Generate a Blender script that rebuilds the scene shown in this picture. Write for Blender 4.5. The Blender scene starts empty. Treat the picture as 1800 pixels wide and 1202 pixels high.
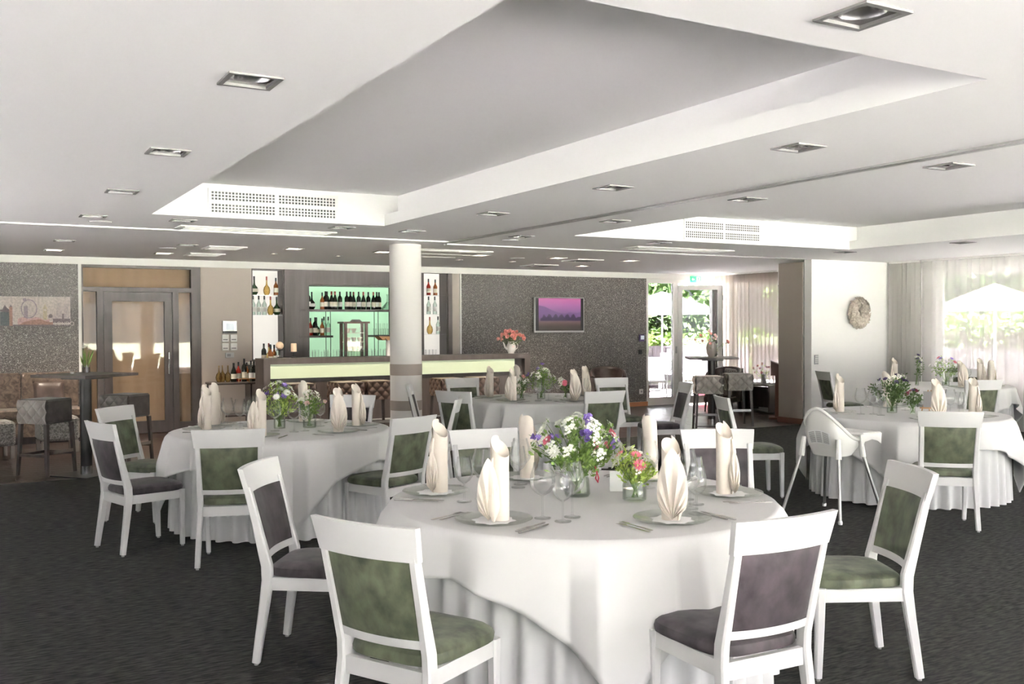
import bpy, bmesh, math, random
from mathutils import Vector, Matrix
R2D = math.radians
SC = bpy.context.scene
COL = SC.collection
PI = math.pi

# ------------------------------------------------------------------ camera
cam_d = bpy.data.cameras.new('camera')
cam_d.sensor_width = 36.0
cam_d.lens = 33.94
cam_d.clip_start = 0.05
cam_d.clip_end = 300
cam = bpy.data.objects.new('camera', cam_d)
COL.objects.link(cam)
_yaw, _pitch, _roll = R2D(29.61), R2D(0.96), R2D(-0.257)
_F = Vector((math.sin(_yaw)*math.cos(_pitch), math.cos(_yaw)*math.cos(_pitch), -math.sin(_pitch)))
_Rt = Vector((math.cos(_yaw), -math.sin(_yaw), 0))
_U = _Rt.cross(_F)
_R2 = _Rt*math.cos(_roll) + _U*math.sin(_roll)
_U2 = -_Rt*math.sin(_roll) + _U*math.cos(_roll)
cam.matrix_world = Matrix(((_R2.x, _U2.x, -_F.x, 0), (_R2.y, _U2.y, -_F.y, 0), (_R2.z, _U2.z, -_F.z, 1.6), (0, 0, 0, 1)))
SC.camera = cam

# ------------------------------------------------------------------ world, daylight, exposure
SKY = 1.45
world = bpy.data.worlds.new('sky')
SC.world = world
world.use_nodes = True
_bg = world.node_tree.nodes['Background']
_bg.inputs[0].default_value = (0.95, 0.97, 1.0, 1)
_bg.inputs[1].default_value = SKY

def portal(name, loc, rot, sx, sy):
    l = bpy.data.lights.new(name, 'AREA')
    l.shape = 'RECTANGLE'
    l.size, l.size_y = sx, sy
    l.cycles.is_portal = True
    o = bpy.data.objects.new(name, l)
    COL.objects.link(o)
    o.location = loc
    o.rotation_euler = rot
portal('daylight_portal_right', (13.95, 2.0, 1.3), (0, R2D(90), 0), 2.6, 17.2)
portal('daylight_portal_bar', (13.95, 13.3, 1.3), (0, R2D(90), 0), 2.6, 3.8)
portal('daylight_portal_left', (-3.35, 5.0, 1.35), (0, R2D(-90), 0), 2.5, 14.0)
portal('daylight_portal_front', (5.5, -5.4, 1.35), (R2D(90), 0, 0), 16.0, 2.6)
portal('daylight_portal_door', (12.65, 15.75, 1.3), (R2D(-90), 0, 0), 1.8, 2.5)

sun_d = bpy.data.lights.new('sun', 'SUN')
sun_d.energy = 225.0
sun_d.angle = R2D(1.5)
sun_d.color = (0.98, 0.955, 1.0)
sun = bpy.data.objects.new('sun', sun_d)
COL.objects.link(sun)
sun.rotation_euler = Vector((0.06, 0.44, -0.895)).to_track_quat('-Z', 'Y').to_euler()

SC.view_settings.view_transform = 'Standard'
SC.view_settings.look = 'None'
SC.view_settings.gamma = 1.0
SC.view_settings.use_curve_mapping = False
SC.view_settings.exposure = 2.24

# ------------------------------------------------------------------ materials
MATS = {}
def nodes(name):
    m = bpy.data.materials.new(name)
    m.use_nodes = True
    nt = m.node_tree
    MATS[name] = m
    return m, nt, nt.nodes['Principled BSDF']
def mat(name, col, rough=0.5, metal=0.0, spec=0.5, emit=None, es=1.0, sheen=0.0, coat=0.0):
    m, nt, p = nodes(name)
    p.inputs['Base Color'].default_value = (*col, 1)
    p.inputs['Roughness'].default_value = rough
    p.inputs['Metallic'].default_value = metal
    p.inputs['Specular IOR Level'].default_value = spec
    if sheen: p.inputs['Sheen Weight'].default_value = sheen
    if coat: p.inputs['Coat Weight'].default_value = coat
    if emit:
        p.inputs['Emission Color'].default_value = (*emit, 1)
        p.inputs['Emission Strength'].default_value = es
    return m
def noise_mat(name, c1, c2, scale, rough=0.6, detail=4, lo=0.35, hi=0.65, stretch=(1, 1, 1), bump=0.0, metal=0.0, sheen=0.0, coords='Object', spec=0.5, distort=0.0):
    m, nt, p = nodes(name)
    tc = nt.nodes.new('ShaderNodeTexCoord')
    mp = nt.nodes.new('ShaderNodeMapping')
    mp.inputs['Scale'].default_value = stretch
    nz = nt.nodes.new('ShaderNodeTexNoise')
    nz.inputs['Scale'].default_value = scale
    nz.inputs['Detail'].default_value = detail
    nz.inputs['Distortion'].default_value = distort
    cr = nt.nodes.new('ShaderNodeValToRGB')
    cr.color_ramp.elements[0].position = lo
    cr.color_ramp.elements[1].position = hi
    cr.color_ramp.elements[0].color = (*c1, 1)
    cr.color_ramp.elements[1].color = (*c2, 1)
    L = nt.links.new
    L(tc.outputs[coords], mp.inputs[0]); L(mp.outputs[0], nz.inputs['Vector']); L(nz.outputs[0], cr.inputs[0]); L(cr.outputs[0], p.inputs['Base Color'])
    p.inputs['Roughness'].default_value = rough
    p.inputs['Metallic'].default_value = metal
    p.inputs['Specular IOR Level'].default_value = spec
    if sheen: p.inputs['Sheen Weight'].default_value = sheen
    if bump:
        b = nt.nodes.new('ShaderNodeBump')
        b.inputs['Strength'].default_value = bump
        b.inputs['Distance'].default_value = 0.01
        L(nz.outputs[0], b.inputs['Height']); L(b.outputs[0], p.inputs['Normal'])
    return m
def thin_glass(name, tint=(1, 1, 1), base=0.04, edge=0.6, rough=0.02):
    m = bpy.data.materials.new(name)
    m.use_nodes = True
    MATS[name] = m
    nt = m.node_tree
    nt.nodes.clear()
    out = nt.nodes.new('ShaderNodeOutputMaterial')
    mx = nt.nodes.new('ShaderNodeMixShader')
    tr = nt.nodes.new('ShaderNodeBsdfTransparent')
    tr.inputs[0].default_value = (*tint, 1)
    gl = nt.nodes.new('ShaderNodeBsdfGlossy')
    gl.inputs['Roughness'].default_value = rough
    lw = nt.nodes.new('ShaderNodeLayerWeight')
    lw.inputs['Blend'].default_value = 0.25
    mr = nt.nodes.new('ShaderNodeMapRange')
    mr.inputs['To Min'].default_value = base
    mr.inputs['To Max'].default_value = edge
    L = nt.links.new
    L(lw.outputs['Fresnel'], mr.inputs['Value']); L(mr.outputs[0], mx.inputs[0]); L(tr.outputs[0], mx.inputs[1]); L(gl.outputs[0], mx.inputs[2]); L(mx.outputs[0], out.inputs[0])
    return m
def sheer(name, col, clear):
    m = bpy.data.materials.new(name)
    m.use_nodes = True
    MATS[name] = m
    nt = m.node_tree
    nt.nodes.clear()
    out = nt.nodes.new('ShaderNodeOutputMaterial')
    mx = nt.nodes.new('ShaderNodeMixShader')
    mx2 = nt.nodes.new('ShaderNodeMixShader')
    mx2.inputs[0].default_value = 0.55
    tr = nt.nodes.new('ShaderNodeBsdfTransparent')
    df = nt.nodes.new('ShaderNodeBsdfDiffuse')
    tl = nt.nodes.new('ShaderNodeBsdfTranslucent')
    df.inputs[0].default_value = (*col, 1)
    tl.inputs[0].default_value = (*[q*.75 for q in col], 1)
    mx.inputs[0].default_value = 1 - clear
    L = nt.links.new
    L(df.outputs[0], mx2.inputs[1]); L(tl.outputs[0], mx2.inputs[2])
    L(tr.outputs[0], mx.inputs[1]); L(mx2.outputs[0], mx.inputs[2]); L(mx.outputs[0], out.inputs[0])
    return m

mat('ceiling_white', (0.87, 0.862, 0.858), 0.9, spec=0.2)
mat('wall_white', (0.85, 0.838, 0.825), 0.85, spec=0.2)
mat('column_paint', (0.70, 0.675, 0.655), 0.8, spec=0.2)
mat('wall_beige', (0.52, 0.465, 0.42), 0.85, spec=0.2)
mat('trim_white', (0.80, 0.79, 0.77), 0.6)
noise_mat('carpet', (0.020, 0.020, 0.019), (0.060, 0.058, 0.052), 26, 0.95, 6, 0.38, 0.68, (0.5, 2.2, 1), 0.5, spec=0.1)
noise_mat('wood_floor', (0.022, 0.013, 0.011), (0.052, 0.033, 0.028), 9, 0.30, 5, 0.3, 0.7, (0.5, 6, 1), 0.05, spec=0.3)
noise_mat('dark_wood', (0.050, 0.039, 0.036), (0.082, 0.066, 0.060), 14, 0.42, 5, 0.3, 0.7, (1, 1, 0.12))
noise_mat('bar_wood', (0.066, 0.053, 0.048), (0.098, 0.081, 0.074), 14, 0.45, 5, 0.3, 0.7, (1, 1, 0.1))
mat('chair_paint', (0.70, 0.693, 0.688), 0.35)
noise_mat('velvet_green', (0.032, 0.038, 0.024), (0.145, 0.162, 0.100), 13, 0.5, 10, 0.32, 0.72, stretch=(1, 1, .7), sheen=0.08, distort=0.1, spec=0.3)
noise_mat('velvet_purple', (0.018, 0.014, 0.016), (0.080, 0.064, 0.071), 13, 0.5, 10, 0.32, 0.72, stretch=(1, 1, .7), sheen=0.08, distort=0.1, spec=0.3)
mat('glide', (0.35, 0.34, 0.33), 0.4)
mat('linen', (0.72, 0.712, 0.705), 0.85, spec=0.2)
mat('linen_skirt', (0.74, 0.74, 0.735), 0.85, spec=0.2)
mat('napkin_cloth', (0.75, 0.68, 0.60), 0.75, sheen=0.1, spec=0.25)
mat('steel', (0.62, 0.61, 0.60), 0.22, 1.0)
mat('brushed_alu', (0.55, 0.55, 0.54), 0.38, 1.0)
mat('dark_metal', (0.05, 0.048, 0.047), 0.4, 0.6)
mat('black_plastic', (0.02, 0.02, 0.022), 0.4)
mat('white_plastic', (0.84, 0.83, 0.80), 0.35)
mat('grey_plastic', (0.33, 0.33, 0.34), 0.45)
mat('cream_wax', (0.86, 0.66, 0.48), 0.6)
thin_glass('glass', (0.994, 0.998, 0.996), 0.055, 0.50)
thin_glass('plate_glass', (0.94, 0.955, 0.93), 0.10, 0.40, 0.12)
thin_glass('vase_glass', (0.955, 0.98, 0.95), 0.04, 0.45)
thin_glass('window_glass', (0.90, 0.905, 0.905), 0.03, 0.5)
thin_glass('dimmed_left_glass', (0.27, 0.273, 0.276), 0.03, 0.5)  # tint added to hold back daylight through the rearmost left window
thin_glass('more_dimmed_left_glass', (0.17, 0.173, 0.176), 0.03, 0.5)  # same pane darkened further to weaken light from the other left windows
thin_glass('dimmed_right_glass', (0.30, 0.305, 0.305), 0.03, 0.5)  # grey tint added so the sunlit outside looks less bright
thin_glass('half_dimmed_right_glass', (0.55, 0.555, 0.56), 0.03, 0.5)  # milder added tint for unseen right windows, letting more daylight in
thin_glass('dimmed_terrace_glass', (0.24, 0.245, 0.25), 0.03, 0.5)  # dark tint added to tone down the bright terrace behind the door
thin_glass('door_glass', (0.96, 0.94, 0.90), 0.014, 0.4)
mat('water', (0.60, 0.68, 0.58), 0.05)
sheer('sheer_white', (0.86, 0.835, 0.80), 0.48)
sheer('sheer_taupe', (0.52, 0.46, 0.41), 0.30)
noise_mat('leather_brown', (0.060, 0.042, 0.036), (0.125, 0.092, 0.080), 6, 0.35, 5)
noise_mat('quilt_brown', (0.10, 0.066, 0.051), (0.13, 0.087, 0.068), 10, 0.38, 4)
noise_mat('quilt_grey', (0.25, 0.225, 0.205), (0.31, 0.28, 0.26), 12, 0.55, 4, sheen=0.3)
noise_mat('stool_dark', (0.045, 0.036, 0.033), (0.085, 0.068, 0.062), 12, 0.6, 4, sheen=0.3)
noise_mat('bench_velvet', (0.060, 0.042, 0.030), (0.19, 0.135, 0.098), 14, 0.5, 6, sheen=0.4, distort=1.0)
noise_mat('fur_grey', (0.10, 0.092, 0.082), (0.36, 0.34, 0.31), 55, 0.8, 6, sheen=0.4)
mat('blind_tan', (0.52, 0.40, 0.31), 0.85)
mat('partition_beige', (0.33, 0.285, 0.25), 0.6)
mat('mint_glass', (0.52, 0.60, 0.42), 0.25, emit=(0.60, 0.72, 0.46), es=0.03)
mat('mint_light', (0.30, 0.55, 0.38), 0.5, emit=(0.38, 0.62, 0.40), es=0.20)
mat('niche_light', (0.55, 0.54, 0.51), 0.5, emit=(1.0, 0.95, 0.88), es=0.13)
mat('lamp_lit', (1, 1, 1), 0.5, emit=(1.0, 0.86, 0.70), es=2.0)
mat('lamp_reflector', (0.62, 0.61, 0.60), 0.25, 0.85)
mat('lamp_frame', (0.22, 0.215, 0.21), 0.45, 0.4)
mat('bottle_dark', (0.012, 0.014, 0.010), 0.08)
mat('bottle_green', (0.03, 0.07, 0.025), 0.08)
mat('bottle_amber', (0.30, 0.10, 0.03), 0.1)
mat('bottle_red', (0.35, 0.03, 0.02), 0.1)
thin_glass('bottle_clear', (0.80, 0.88, 0.84), 0.08, 0.7)
thin_glass('bottle_gold', (0.80, 0.66, 0.36), 0.08, 0.7)
mat('label_cream', (0.75, 0.70, 0.58), 0.7)
mat('label_white', (0.82, 0.81, 0.79), 0.7)
mat('cap_black', (0.015, 0.015, 0.015), 0.3)
mat('cap_red', (0.35, 0.04, 0.03), 0.35)
mat('orange_fruit', (0.75, 0.26, 0.06), 0.5)
mat('porcelain', (0.82, 0.80, 0.77), 0.15)
mat('stem_green', (0.13, 0.22, 0.05), 0.6)
noise_mat('leaf_green', (0.09, 0.18, 0.03), (0.25, 0.36, 0.08), 20, 0.6, 2, 0.3, 0.7)
noise_mat('leaf_dark', (0.05, 0.10, 0.03), (0.15, 0.24, 0.07), 20, 0.6, 2, 0.3, 0.7)
noise_mat('leaf_lime', (0.24, 0.36, 0.05), (0.42, 0.52, 0.12), 20, 0.6, 2, 0.3, 0.7)
mat('petal_white', (0.86, 0.86, 0.78), 0.6)
mat('petal_pink', (0.80, 0.18, 0.26), 0.55)
mat('petal_rose', (0.86, 0.40, 0.36), 0.55)
mat('petal_pale', (0.88, 0.60, 0.58), 0.55)
mat('petal_purple', (0.22, 0.14, 0.46), 0.55)
mat('petal_dark', (0.09, 0.06, 0.16), 0.55)
mat('petal_maroon', (0.25, 0.03, 0.06), 0.55)
mat('pollen', (0.75, 0.55, 0.10), 0.7)
mat('ribbon_red', (0.45, 0.03, 0.07), 0.5)
mat('paper_white', (0.86, 0.86, 0.85), 0.8)
mat('oak', (0.42, 0.22, 0.09), 0.5)
mat('baseboard_wood', (0.50, 0.21, 0.10), 0.4)
mat('lectern_wood', (0.13, 0.055, 0.035), 0.4)
mat('exit_green', (0.03, 0.36, 0.16), 0.5, emit=(0.03, 0.45, 0.2), es=0.05)
mat('ink_grey', (0.30, 0.29, 0.29), 0.7)
noise_mat('wreath_straw', (0.50, 0.43, 0.37), (0.74, 0.67, 0.59), 30, 0.85, 3)
mat('screen_lcd', (0.5, 0.55, 0.6), 0.3, emit=(0.5, 0.55, 0.6), es=0.12)
mat('garden_stone', (0.62, 0.585, 0.56), 0.9)
mat('garden_lawn', (0.10, 0.11, 0.065), 0.9)
mat('garden_wicker', (0.20, 0.19, 0.19), 0.7)
mat('garden_red', (0.40, 0.05, 0.07), 0.7)
mat('fence_grey', (0.15, 0.13, 0.14), 0.8)
mat('roof_tile', (0.40, 0.16, 0.11), 0.8)
mat('bark', (0.10, 0.07, 0.05), 0.9)

# speckled glitter wallpaper
def wallpaper_mat():
    m, nt, p = nodes('wallpaper')
    L = nt.links.new
    tc = nt.nodes.new('ShaderNodeTexCoord')
    v = nt.nodes.new('ShaderNodeTexVoronoi')
    v.inputs['Scale'].default_value = 140
    cr = nt.nodes.new('ShaderNodeValToRGB')
    e = cr.color_ramp.elements
    e[0].position = 0.0; e[0].color = (0.045, 0.040, 0.036, 1)
    e[1].position = 0.72; e[1].color = (0.150, 0.136, 0.126, 1)
    e2 = cr.color_ramp.elements.new(0.90); e2.color = (0.23, 0.21, 0.195, 1)
    e3 = cr.color_ramp.elements.new(1.0); e3.color = (0.60, 0.575, 0.54, 1)
    sep = nt.nodes.new('ShaderNodeSeparateColor')
    L(tc.outputs['Object'], v.inputs['Vector']); L(v.outputs['Color'], sep.inputs[0]); L(sep.outputs[0], cr.inputs[0]); L(cr.outputs[0], p.inputs['Base Color'])
    mr = nt.nodes.new('ShaderNodeMapRange')
    mr.inputs['To Min'].default_value = 0.75
    mr.inputs['To Max'].default_value = 0.25
    L(sep.outputs[1], mr.inputs['Value']); L(mr.outputs[0], p.inputs['Roughness'])
    b = nt.nodes.new('ShaderNodeBump')
    b.inputs['Strength'].default_value = 0.5
    b.inputs['Distance'].default_value = 0.004
    L(sep.outputs[2], b.inputs['Height']); L(b.outputs[0], p.inputs['Normal'])
wallpaper_mat()

# sunset picture on the television screen (flat image, gives off light)
def tv_mat():
    m, nt, p = nodes('tv_picture')
    L = nt.links.new
    tc = nt.nodes.new('ShaderNodeTexCoord')
    sp = nt.nodes.new('ShaderNodeSeparateXYZ')
    cr = nt.nodes.new('ShaderNodeValToRGB')
    el = cr.color_ramp.elements
    el[0].position = 0.0; el[0].color = (0.055, 0.045, 0.035, 1)
    el[1].position = 1.0; el[1].color = (0.62, 0.15, 0.36, 1)
    for pos, c in ((0.14, (0.075, 0.055, 0.045)), (0.27, (0.17, 0.10, 0.10)), (0.30, (0.16, 0.095, 0.14)), (0.42, (0.17, 0.10, 0.20)), (0.62, (0.30, 0.14, 0.32)), (0.80, (0.46, 0.16, 0.38))):
        q = el.new(pos); q.color = (*c, 1)
    L(tc.outputs['Generated'], sp.inputs[0]); L(sp.outputs['Z'], cr.inputs[0])
    L(cr.outputs[0], p.inputs['Emission Color']); p.inputs['Emission Strength'].default_value = 0.20
    p.inputs['Base Color'].default_value = (0.01, 0.01, 0.01, 1)
    p.inputs['Roughness'].default_value = 0.35
tv_mat()
mat('tv_trees', (0.004, 0.004, 0.004), 0.35, emit=(0.055, 0.035, 0.075), es=0.20)
mat('tv_hills', (0.004, 0.004, 0.004), 0.35, emit=(0.20, 0.105, 0.25), es=0.20)

# ------------------------------------------------------------------ mesh building
class MB:
    def __init__(s): s.v = []; s.f = []
    def add(s, vs, fs):
        n = len(s.v); s.v += [tuple(q) for q in vs]; s.f += [tuple(i+n for i in f) for f in fs]; return s
    def mm(s, x0, x1, y0, y1, z0, z1):
        return s.add([(x0,y0,z0),(x1,y0,z0),(x1,y1,z0),(x0,y1,z0),(x0,y0,z1),(x1,y0,z1),(x1,y1,z1),(x0,y1,z1)],
                     [(0,3,2,1),(4,5,6,7),(0,1,5,4),(1,2,6,5),(2,3,7,6),(3,0,4,7)])
    def box(s, c, d, rz=0.0, rx=0.0, ry=0.0):
        M = Matrix.Translation(c) @ Matrix.Rotation(rz, 4, 'Z') @ Matrix.Rotation(ry, 4, 'Y') @ Matrix.Rotation(rx, 4, 'X')
        t = MB().mm(-d[0]/2, d[0]/2, -d[1]/2, d[1]/2, -d[2]/2, d[2]/2)
        return s.add([M @ Vector(q) for q in t.v], t.f)
    def rbox(s, c, d, r, rz=0.0, rx=0.0, ry=0.0):
        M = Matrix.Translation(c) @ Matrix.Rotation(rz, 4, 'Z') @ Matrix.Rotation(ry, 4, 'Y') @ Matrix.Rotation(rx, 4, 'X')
        h = (d[0]/2, d[1]/2, d[2]/2)
        vs = []; idx = {}
        for sx in (-1, 1):
            for sy in (-1, 1):
                for sz in (-1, 1):
                    for ax in range(3):
                        q = [sx*(h[0]-r), sy*(h[1]-r), sz*(h[2]-r)]
                        q[ax] = (sx, sy, sz)[ax]*h[ax]
                        idx[(sx, sy, sz, ax)] = len(vs); vs.append(M @ Vector(q))
        fs = []
        for ax in range(3):
            a, b = [(1, 2), (2, 0), (0, 1)][ax]
            for sg in (-1, 1):
                loop = []
                for sa, sb in ((-1,-1),(1,-1),(1,1),(-1,1)):
                    k = [0, 0, 0]; k[ax] = sg; k[a] = sa; k[b] = sb
                    loop.append(idx[(*k, ax)])
                fs.append(loop if sg > 0 else loop[::-1])
            for sa in (-1, 1):
                for sb in (-1, 1):
                    k0 = [0,0,0]; k1 = [0,0,0]
                    k0[ax] = -1; k1[ax] = 1
                    for k in (k0, k1): k[a] = sa; k[b] = sb
                    q = [idx[(*k0, a)], idx[(*k1, a)], idx[(*k1, b)], idx[(*k0, b)]]
                    fs.append(q if sa*sb < 0 else q[::-1])
        for sx in (-1, 1):
            for sy in (-1, 1):
                for sz in (-1, 1):
                    q = [idx[(sx,sy,sz,0)], idx[(sx,sy,sz,1)], idx[(sx,sy,sz,2)]]
                    fs.append(q if sx*sy*sz > 0 else q[::-1])
        return s.add(vs, fs)
    def lathe(s, prof, c=(0, 0, 0), n=20, cap=True):
        vs = []; fs = []
        for (r, z) in prof:
            for k in range(n):
                a = 2*PI*k/n
                vs.append((c[0]+r*math.cos(a), c[1]+r*math.sin(a), c[2]+z))
        for i in range(len(prof)-1):
            for k in range(n):
                k2 = (k+1) % n
                fs.append((i*n+k, i*n+k2, (i+1)*n+k2, (i+1)*n+k))
        if cap:
            if prof[0][0] > 1e-5: fs.append(tuple(range(n-1, -1, -1)))
            if prof[-1][0] > 1e-5: fs.append(tuple((len(prof)-1)*n+k for k in range(n)))
        return s.add(vs, fs)
    def cyl(s, x, y, z0, z1, r, r1=None, n=16):
        return s.lathe([(r, z0), (r if r1 is None else r1, z1)], (x, y, 0), n)
    def tube(s, pts, r, n=8, cap=True):
        pts = [Vector(p) for p in pts]
        rs = r if isinstance(r, (list, tuple)) else [r]*len(pts)
        vs = []; fs = []; ref = None
        for i, p in enumerate(pts):
            t = (pts[min(i+1, len(pts)-1)] - pts[max(i-1, 0)]).normalized()
            if ref is None:
                ref = Vector((0, 0, 1)) if abs(t.z) < 0.9 else Vector((1, 0, 0))
            a = t.cross(ref).normalized(); b = t.cross(a).normalized(); ref = -b if False else ref
            for k in range(n):
                an = 2*PI*k/n
                vs.append(p + (a*math.cos(an) + b*math.sin(an))*rs[i])
        for i in range(len(pts)-1):
            for k in range(n):
                k2 = (k+1) % n
                fs.append((i*n+k, i*n+k2, (i+1)*n+k2, (i+1)*n+k))
        if cap:
            fs.append(tuple(range(n-1, -1, -1))); fs.append(tuple((len(pts)-1)*n+k for k in range(n)))
        return s.add(vs, fs)
    def rings(s, rings, closed_ends=True):
        n = len(rings[0]); vs = [q for r in rings for q in r]; fs = []
        for i in range(len(rings)-1):
            for k in range(n):
                k2 = (k+1) % n
                fs.append((i*n+k, i*n+k2, (i+1)*n+k2, (i+1)*n+k))
        if closed_ends:
            fs.append(tuple(range(n-1, -1, -1))); fs.append(tuple((len(rings)-1)*n+k for k in range(n)))
        return s.add(vs, fs)
    def grid(s, fn, nu, nv, wrap=False):
        vs = [fn(i/(nu if wrap else nu-1), j/(nv-1)) for j in range(nv) for i in range(nu)]
        fs = []
        for j in range(nv-1):
            for i in range(nu if wrap else nu-1):
                i2 = (i+1) % nu
                fs.append((j*nu+i, j*nu+i2, (j+1)*nu+i2, (j+1)*nu+i))
        return s.add(vs, fs)
    def prism(s, poly, z0, z1, M=None):
        n = len(poly)
        vs = [Vector((x, y, z0)) for x, y in poly] + [Vector((x, y, z1)) for x, y in poly]
        if M: vs = [M @ q for q in vs]
        fs = [tuple(range(n-1, -1, -1)), tuple(range(n, 2*n))] + [(k, (k+1) % n, n+(k+1) % n, n+k) for k in range(n)]
        return s.add(vs, fs)
    def mesh(s, name, m, smooth=True, ang=35):
        me = bpy.data.meshes.new(name)
        me.from_pydata(s.v, [], s.f)
        if m: me.materials.append(MATS[m])
        if smooth:
            me.polygons.foreach_set('use_smooth', [True]*len(me.polygons))
            me.set_sharp_from_angle(angle=R2D(ang))
        me.update()
        return me
    def build(s, name, m, parent=None, loc=(0, 0, 0), rz=0.0, smooth=True, ang=35):
        return link(name, s.mesh(name, m, smooth, ang), parent, loc, rz)

def link(name, me, parent=None, loc=(0, 0, 0), rz=0.0):
    o = bpy.data.objects.new(name, me)
    COL.objects.link(o)
    o.location = loc
    o.rotation_euler = (0, 0, rz)
    if parent: o.parent = parent
    return o
def tag(o, label, cat, group=None):
    o['label'] = label; o['category'] = cat
    if group: o['group'] = group
    return o
def thing(name, label, cat, loc=(0, 0, 0), rz=0.0, group=None):
    o = bpy.data.objects.new(name, None)
    COL.objects.link(o)
    o.location = loc; o.rotation_euler = (0, 0, rz); o.empty_display_size = 0.1
    return tag(o, label, cat, group)
def struct(o): o['kind'] = 'structure'; return o
def stuff(o): o['kind'] = 'stuff'; return o
def kids(o): return CH.get(o.name, [])
def dup(root, loc, rz=0.0, label=None, group=None, cat=None):
    r = root.copy(); COL.objects.link(r); r.location = loc; r.rotation_euler = (0, 0, rz)
    if label: r['label'] = label
    if group: r['group'] = group
    for ch in root.children:
        c = ch.copy(); COL.objects.link(c); c.parent = r
        for g in ch.children:
            d = g.copy(); COL.objects.link(d); d.parent = c
    return r
class Proto:
    """first call of put() moves the prototype itself, later calls copy it"""
    def __init__(s, root): s.root = root; s.used = False
    def put(s, loc, rz=0.0, label=None, group=None):
        if not s.used:
            s.used = True
            o = s.root; o.location = loc; o.rotation_euler = (0, 0, rz)
            if label: o['label'] = label
            if group: o['group'] = group
            return o
        return dup(s.root, loc, rz, label, group)
def minus(x0, x1, y0, y1, holes):
    xs = sorted({x0, x1, *[min(max(q, x0), x1) for h in holes for q in h[:2]]})
    ys = sorted({y0, y1, *[min(max(q, y0), y1) for h in holes for q in h[2:]]})
    out = []
    for a, b in zip(xs, xs[1:]):
        run = None
        for c, d in zip(ys, ys[1:]):
            mx, my = (a+b)/2, (c+d)/2
            hole = any(h[0] < mx < h[1] and h[2] < my < h[3] for h in holes)
            if hole:
                if run: out.append((a, b, *run)); run = None
            else:
                run = (run[0], d) if run else (c, d)
        if run: out.append((a, b, *run))
    return out
def text_mesh(s, size, name, m, parent, loc, rot, depth=0.002):
    cu = bpy.data.curves.new('lettering', 'FONT')
    cu.body = s; cu.size = size; cu.extrude = depth
    to = bpy.data.objects.new('lettering', cu)
    COL.objects.link(to)
    dg = bpy.context.evaluated_depsgraph_get()
    me = bpy.data.meshes.new_from_object(to.evaluated_get(dg))
    bpy.data.objects.remove(to); bpy.data.curves.remove(cu)
    me.materials.clear(); me.materials.append(MATS[m])
    o = link(name, me, parent, loc)
    o.rotation_euler = rot
    return o
# ------------------------------------------------------------------ room shell
H = 2.63
X0, X1, Y0, Y1 = -3.0, 13.6, -5.0, 15.35
SQ = 0.225
UNLIT = [(1.055, 4.06), (1.055, 5.93), (1.055, 7.81), (1.055, 9.66), (1.85, 9.66), (3.44, 9.63), (4.235, 4.07), (4.235, 5.91), (4.235, 7.79), (4.235, 9.63),
         (5.60, 4.08), (5.60, 5.94), (5.60, 7.79), (5.60, 9.62), (2.62, 2.235), (7.56, 9.58), (10.95, 9.64), (11.02, 7.82), (1.05, 12.52), (2.45, 12.52)]
LIT = [(1.055, 14.08), (2.43, 14.07), (3.80, 12.50), (5.05, 12.49), (7.86, 12.43), (9.30, 13.9), (9.25, 12.46), (6.55, 12.45)]
TRAYS = [(1.50, 3.77, 2.56, 9.27), (6.10, 10.65, 2.56, 9.30)]
holes = [t for t in TRAYS] + [(x-SQ/2+.012, x+SQ/2-.012, y-SQ/2+.012, y+SQ/2-.012) for x, y in UNLIT+LIT]
c = MB()
for (a, b, p, q) in minus(X0-.25, X1+.25, Y0-.25, Y1+.25, holes):
    c.add([(a,p,H),(b,p,H),(b,q,H),(a,q,H)], [(0,3,2,1)])
ceiling = struct(c.build('ceiling', 'ceiling_white', smooth=False))
UP = 2.945
for (a, b, p, q) in TRAYS:
    m = MB()
    m.mm(a-.20, b+.20, p-.1, q+.1, UP, UP+.05)
    m.mm(a-.15, b+.15, q, q+.03, H+.001, UP)            # far face
    m.mm(a-.15, b+.15, p-.03, p, H+.001, UP)            # near face
    for x, s in ((a, -1), (b, 1)):                 # stepped cove along the long sides
        xs = sorted((x, x+s*.02)); m.mm(xs[0], xs[1], p, q, H+.001, 2.745)
        xs = sorted((x+s*.02, x+s*.15)); m.mm(xs[0], xs[1], p, q, 2.730, 2.745)
        xs = sorted((x+s*.15, x+s*.18)); m.mm(xs[0], xs[1], p, q, 2.730, UP)
    m.build('ceiling_tray', 'ceiling_white', ceiling, smooth=False)
MB().mm(X0-.3, X1+.3, Y0-.3, Y1+.3, 3.02, 3.15).build('roof_slab', 'ceiling_white', ceiling, smooth=False)

# floor: carpet plus dark boards in the bar area
FB = 11.15
floor = struct(MB().mm(X0-.2, X1+.2, Y0-.2, Y1+.25, -.2, -.02).build('floor', 'garden_stone', smooth=False))
MB().mm(X0, X1+.02, Y0, FB, -.02, 0.0).build('carpet', 'carpet', floor, smooth=False)
PW, PLEN = 0.18, 2.08
board = MB().rbox((PLEN/2, PW/2, -.01), (PLEN-.004, PW-.004, .02), .0015).mesh('plank', 'wood_floor', smooth=False)
row = 0; y = FB
while y < Y1-.01:
    x = X0 - (row % 3)*.7
    while x < X1:
        if x > -2.0 or True:
            o = link('plank', board, floor, (x, y, 0))
            o.scale = (1, min(1.0, (Y1-y)/PW), 1)
        x += PLEN
    y += PW; row += 1

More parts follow.
